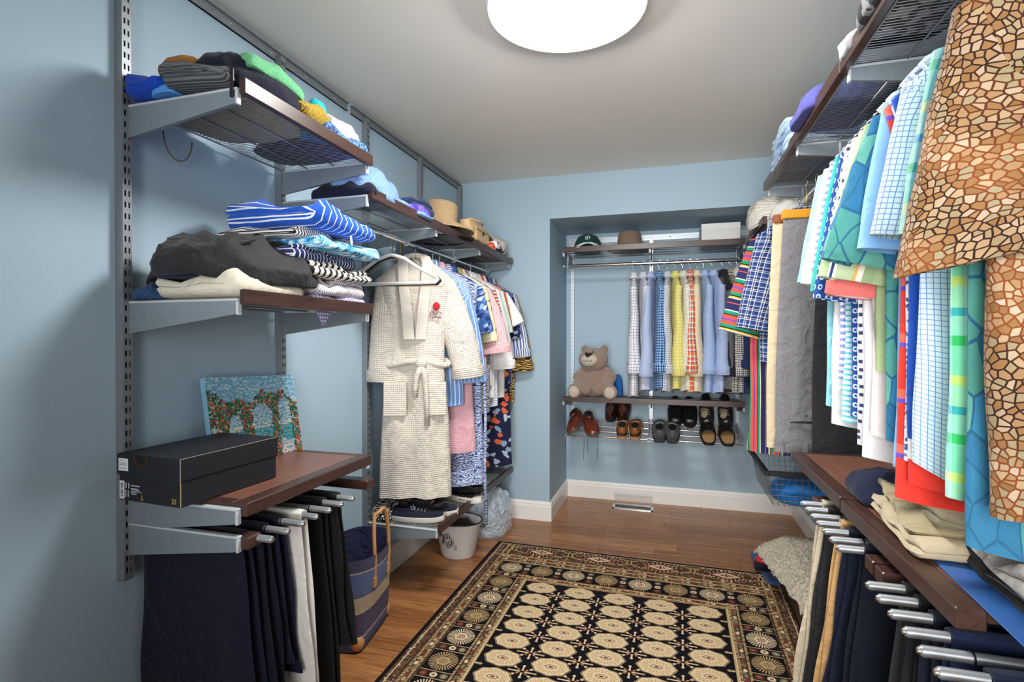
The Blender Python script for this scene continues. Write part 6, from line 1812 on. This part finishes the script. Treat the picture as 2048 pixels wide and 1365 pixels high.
# ------------------------------------------------------------------ on the high right shelves
ZR = 2.048
G = 'clothes on the high right shelf'
crumple('black_garment', 'black and grey garment near the camera on the high right shelf', 'clothes', fab('blkgrey', F_marl('#2A2A2E', '#8A8A90', 25)), (.55, 1.40, ZR), (.24, .34, .10), seed=150, group=G)
crumple('grey_garment', 'light grey garment beside the black one on the high right shelf', 'clothes', fab('ltgrey', '#B8BAC0'), (.55, 1.60, ZR), (.24, .14, .06), seed=151, group=G)
crumple('beige_garment', 'beige garment lying flat over the wires nearest the camera', 'clothes', beige, (.66, 1.00, ZR), (.34, .60, .04), seed=152, group=G, amp=.15)
crumple('periwinkle_sweater', 'periwinkle blue sweater on the high right shelf edge', 'sweater', fab('peri', '#54569E'), (.535, 2.03, ZR), (.26, .28, .085), seed=153, group=G)
crumple('navy_stack', 'navy clothes lying in the middle of the high right shelf', 'clothes', navy, (.72, 1.94, ZR), (.18, .44, .09), seed=154, group=G)
for k, (c, h_) in enumerate((('#9FBFE0', .045), ('#7FA8D8', .045), ('#B8D4EA', .045))):
    folded('folded_shirt', ('pale blue shirt at the bottom of the stack on the high right shelf', 'mid blue shirt in the middle of the high right stack', 'ice blue shirt on top of the high right stack')[k], 'shirt', fab('stk%d' % k, F_zebra(c, '#DCE8F4', .012, .01, .3)), (.59, 2.48, ZR + k * .045), (.31, .40 - .03 * k, h_), 2, seed=155 + k, group='blue shirts stacked on the high right shelf', rough=1.3)
folded('silver_cloth', 'silver grey cloth folded at the far end of the high right shelf', 'clothes', fab('silver', '#C4C6CC'), (.62, 2.77, ZR), (.28, .16, .06), 2, seed=160, group=G)
pil = crumple('pillow', 'white quilted pillow bulging over the far right corner shelf', 'pillow', fab('quilt', F_rib('#DCD8CE', '#CFCBC1', .016), .9, .4), (.635, 3.19, 1.888), (.44, .50, .20), seed=161, amp=.25, ridged=False, sag=lambda x, y, z: z - (max(0, -x - .17) * .5 if z < .12 else 0) + .05 * max(0, -x))
crumple('white_blanket', 'white crumpled blanket in front of the quilted pillow', 'blanket', fab('blanket', '#D4D2CC'), (.66, 2.93, 1.888), (.34, .16, .11), seed=162, amp=.5)

# ------------------------------------------------------------------ on the right worktops
ZW = .8585
G = 'folded clothes on the right worktops'
crumple('navy_sweater', 'navy sweater rolled on the far right worktop', 'sweater', fab('navysw', '#171E38'), (.66, 1.66, ZW + .006), (.34, .26, .085), seed=170, group=G, amp=.3)
def fold_sag(a): return lambda x, y, z: z
folded('khaki_trousers', 'cream khaki trousers folded lowest across both right worktops', 'trousers', fab('khakil', '#B9AC90', .85, .5), (.635, 1.42, ZW + .004), (.31, .44, .034), 2, seed=171, group=G, rz=radians(-6), rough=1.3)
folded('khaki_trousers', 'tan khaki trousers folded on the cream ones', 'trousers', fab('khakim', '#A39778', .85, .5), (.645, 1.45, ZW + .036), (.31, .44, .032), 2, seed=172, group=G, rz=radians(-10), rough=1.6)
folded('khaki_trousers', 'olive khaki trousers at the top of the folded khaki pile', 'trousers', fab('khakid', '#8E866F', .85, .5), (.67, 1.40, ZW + .066), (.29, .42, .032), 2, seed=173, group=G, rz=radians(-14), rough=1.8)
folded('black_trousers', 'black trousers folded beneath the off-white ones near the camera', 'trousers', black, (.680, 1.05, ZW + .004), (.32, .40, .035), 2, seed=174, group=G, rz=radians(-4))
folded('white_trousers', 'off-white trousers folded on the near right worktop', 'trousers', fab('whitetr', '#C8C6C0', .85, .5), (.670, 1.02, ZW + .038), (.31, .50, .036), 2, seed=175, group=G, rz=radians(-8), rough=1.6)
folded('grey_trousers', 'pale grey trousers lying over the off-white ones', 'trousers', fab('stonetr', '#B4B0A6', .85, .5), (.70, 1.06, ZW + .072), (.29, .50, .034), 2, seed=176, group=G, rz=radians(-12), rough=1.8)
folded('navy_trousers', 'dark navy trousers on top of the pile nearest the camera', 'trousers', fab('navytr', '#141A30', .85, .5), (.715, 1.08, ZW + .104), (.28, .54, .045), 2, seed=177, group=G, rz=radians(-12), rough=2.0)
mb = MB(); mb.bbox((-.13, -.19, 0), (.13, .19, .003), .001)
tag(mb.build('folder', simple('blue_folder', '#2F62A8', .5), None, loc=(.62, 1.04, ZW + .0005), rotz=radians(-3)), 'blue folder lying under the trousers at the worktop edge', 'folder')

# trousers on the right racks
G = 'trousers on the right racks'
cs = [('beige', fab('rbeige', '#C4BAA2'), 'beige'), ('charcoal', charcoal, 'charcoal'), None, ('tan', fab('rtan', '#C29A68'), 'tan'), ('navy', fab('rnavy', '#141C30'), 'navy'), None, ('dark navy', fab('rnavy2', '#101624'), 'dark navy')]
lens = [.66, .70, 0, .64, .70, 0, .72]
labs = ['beige trousers on the farthest rod of the right rack', 'charcoal trousers on the second farthest rod of the right rack', '', 'tan trousers on the fourth rod of the far right rack', 'navy trousers on the fifth rod of the far right rack', '', 'dark navy trousers on the nearest rod of the far rack']
for i, c in enumerate(cs):
    if c: trousers(labs[i], (.630, RRY[i], .775), 0, c[1], .34, lens[i], lens[i] - .05, .0125, .011, seed=200 + i, group=G, spread=1.25, xoff=-.035)
cs2 = [('#2E2E33', 'charcoal grey trousers on the farthest rod of the near right rack'), ('#1B1B20', 'off-black trousers on the second rod of the near right rack'), ('#121828', 'midnight navy trousers on the third rod of the near right rack'), ('#1A2848', 'mid blue trousers on the fourth rod of the near right rack'), None, ('#152038', 'ink blue trousers on the sixth rod of the near right rack'), ('#10131E', 'blackish navy trousers on the last rod of the near right rack')]
for i, c in enumerate(cs2):
    if c: trousers(c[1], (.640, RRY2[i], .775), 0, fab('rr%d' % i, c[0]), .34, .70, .66, .0125, .011, seed=220 + i, group=G, spread=1.20, xoff=-.02)

# ------------------------------------------------------------------ floor by the right wall
bxx = thing('storage_box', 'dark wooden box with a clear tub under the shaggy mat', 'box', (.69, 2.72, .001), 0)
mb = MB(); mb.bbox((-.13, -.34, 0), (-.115, .34, .13), .003); mb.build('front_panel', M_EDGE, bxx)
mb = MB(); mb.bbox((.115, -.34, 0), (.13, .34, .13), .003); mb.build('back_panel', M_EDGE, bxx)
for s in (-1, 1):
    mb = MB(); mb.bbox((-.115, s*.34 - .0075 if s < 0 else .325, 0), (.115, -.325 if s < 0 else .34, .13), .003); mb.build('side_panel', M_EDGE, bxx)
mb = MB(); mb.bbox((-.105, -.30, .01), (.105, .30, .225), .01); mb.build('clear_tub', simple('smoky_plastic', '#5A5E62', .2), bxx)
mb = MB(); mb.bbox((-.115, -.31, .222), (.115, .31, .240), .004); mb.build('tub_lid', simple('smoky_lid', '#3A3C40', .3), bxx)
shagm, sn = base_mat('shag_mat', .95, 0, .1)
q = sn.noise(70, None, 5.0, 1.0); sn.put(sn.b.inputs['Base Color'], sn.mix(q.outputs[0], '#A09686', '#DDD5C5'))
mb = MB(); random.seed(9)
nx_, ny_ = 62, 96; P = []
poly_w = lambda v: (-.215 + .06 * v, .17)
def matz(x, y, hh):
    base = .245
    drop = max(0, -x - .10) * .55 + max(0, -y - .30) * .6 + max(0, y - .30) * .5
    return base - drop + hh
top_, bot_ = [], []
for j in range(ny_ + 1):
    v = j / ny_; y = -.35 + .72 * v
    x0, x1 = -.165 - .075 * v + .012 * nz(v * 9, 1), .165
    top_.append([]); bot_.append([])
    for i in range(nx_ + 1):
        u = i / nx_; x = x0 + (x1 - x0) * u
        e = min(1, min(u, 1 - u) * 14, min(v, 1 - v) * 20)
        hh = .022 * e ** .5 + .007 * nz(x * 60, y * 60) + .009 * nz(x * 140, y * 140, 4) + .008 * nz(x*8, y*8)
        top_[-1].append((x + .005 * nz(x * 90, y * 90, 9), y + .005 * nz(x * 90, y * 90, 3), matz(x, y, hh)))
        bot_[-1].append((x, y, matz(x, y, -.002)))
rg = [a + b[::-1] for a, b in zip(top_, bot_)]
mb.loft(rg, True, True); o = mb.build('shag_mat', shagm, None, smooth=True, loc=(.675, 2.72, .0)); tag(o, 'shaggy beige bath mat draped over a box by the right wall', 'mat')
# tufts standing out of the pile
mb = MB()
for k in range(9000):
    j = random.randrange(ny_); i = random.randrange(nx_); p = Vector(top_[j][i])
    d = Vector((random.uniform(-1, .6), random.uniform(-1, 1), random.uniform(.3, 1.2))).normalized() * random.uniform(.006, .013); s_ = Vector((random.uniform(-1, 1), random.uniform(-1, 1), 0)).normalized() * .0022
    a = mb.vs([tuple(p - s_), tuple(p + s_), tuple(p + d)]); mb.face((a, a+1, a+2))
me = mb.mesh('pile_tufts', shagm, False, recalc=False); tf = put_mesh('pile_tufts', me, o); stuff(tf)
gd = fab('denimcloth', F_marl('#38537E', '#4A6894'))
dn = thing('denim_cloth', 'blue denim cloth with a red bow on the floor beside the rug', 'cloth', (.535, 3.22, .001), radians(4))
mb = MB(); rg = []
for j in range(12):
    f = j / 11; y = -.20 + .40 * f
    rg.append([(-.055 + .01 * nz(j, 1), y, 0), (.055, y, 0), (.055, y, .018 + .010 * nz(f * 6, 2)), (0, y, .030 + .014 * nz(f * 7, 5)), (-.055 + .01 * nz(j, 1), y, .016 + .010 * nz(f * 6, 8))])
mb.loft(rg, True, True); mb.build('denim_strip', gd, dn, smooth=60)
crumple('navy_base', None, None, navy, (-.02, -.02, .022), (.13, .12, .035), seed=180, parent=dn)
mb = MB()
for k in range(9):
    a = 2*pi*k/9; M_ = Matrix.Translation((-.03 + .026*cos(a), -.02 + .026*sin(a), .062)) @ Matrix.Rotation(a, 4, 'Z') @ Matrix.Rotation(-.5, 4, 'Y')
    mb.ell((0, 0, 0), (.022, .009, .007), 10, 6, M=M_.to_3x3().to_4x4()) if False else mb.ell((-.03 + .026*cos(a), -.02 + .026*sin(a), .060), (.022, .010, .010), 10, 6, M=Matrix.Rotation(a, 4, 'Z') @ Matrix.Rotation(-.4, 4, 'Y'))
mb.ell((-.03, -.02, .064), (.012, .012, .010), 10, 6)
mb.build('red_bow', fab('redbow', '#D62A34'), dn, smooth=True)
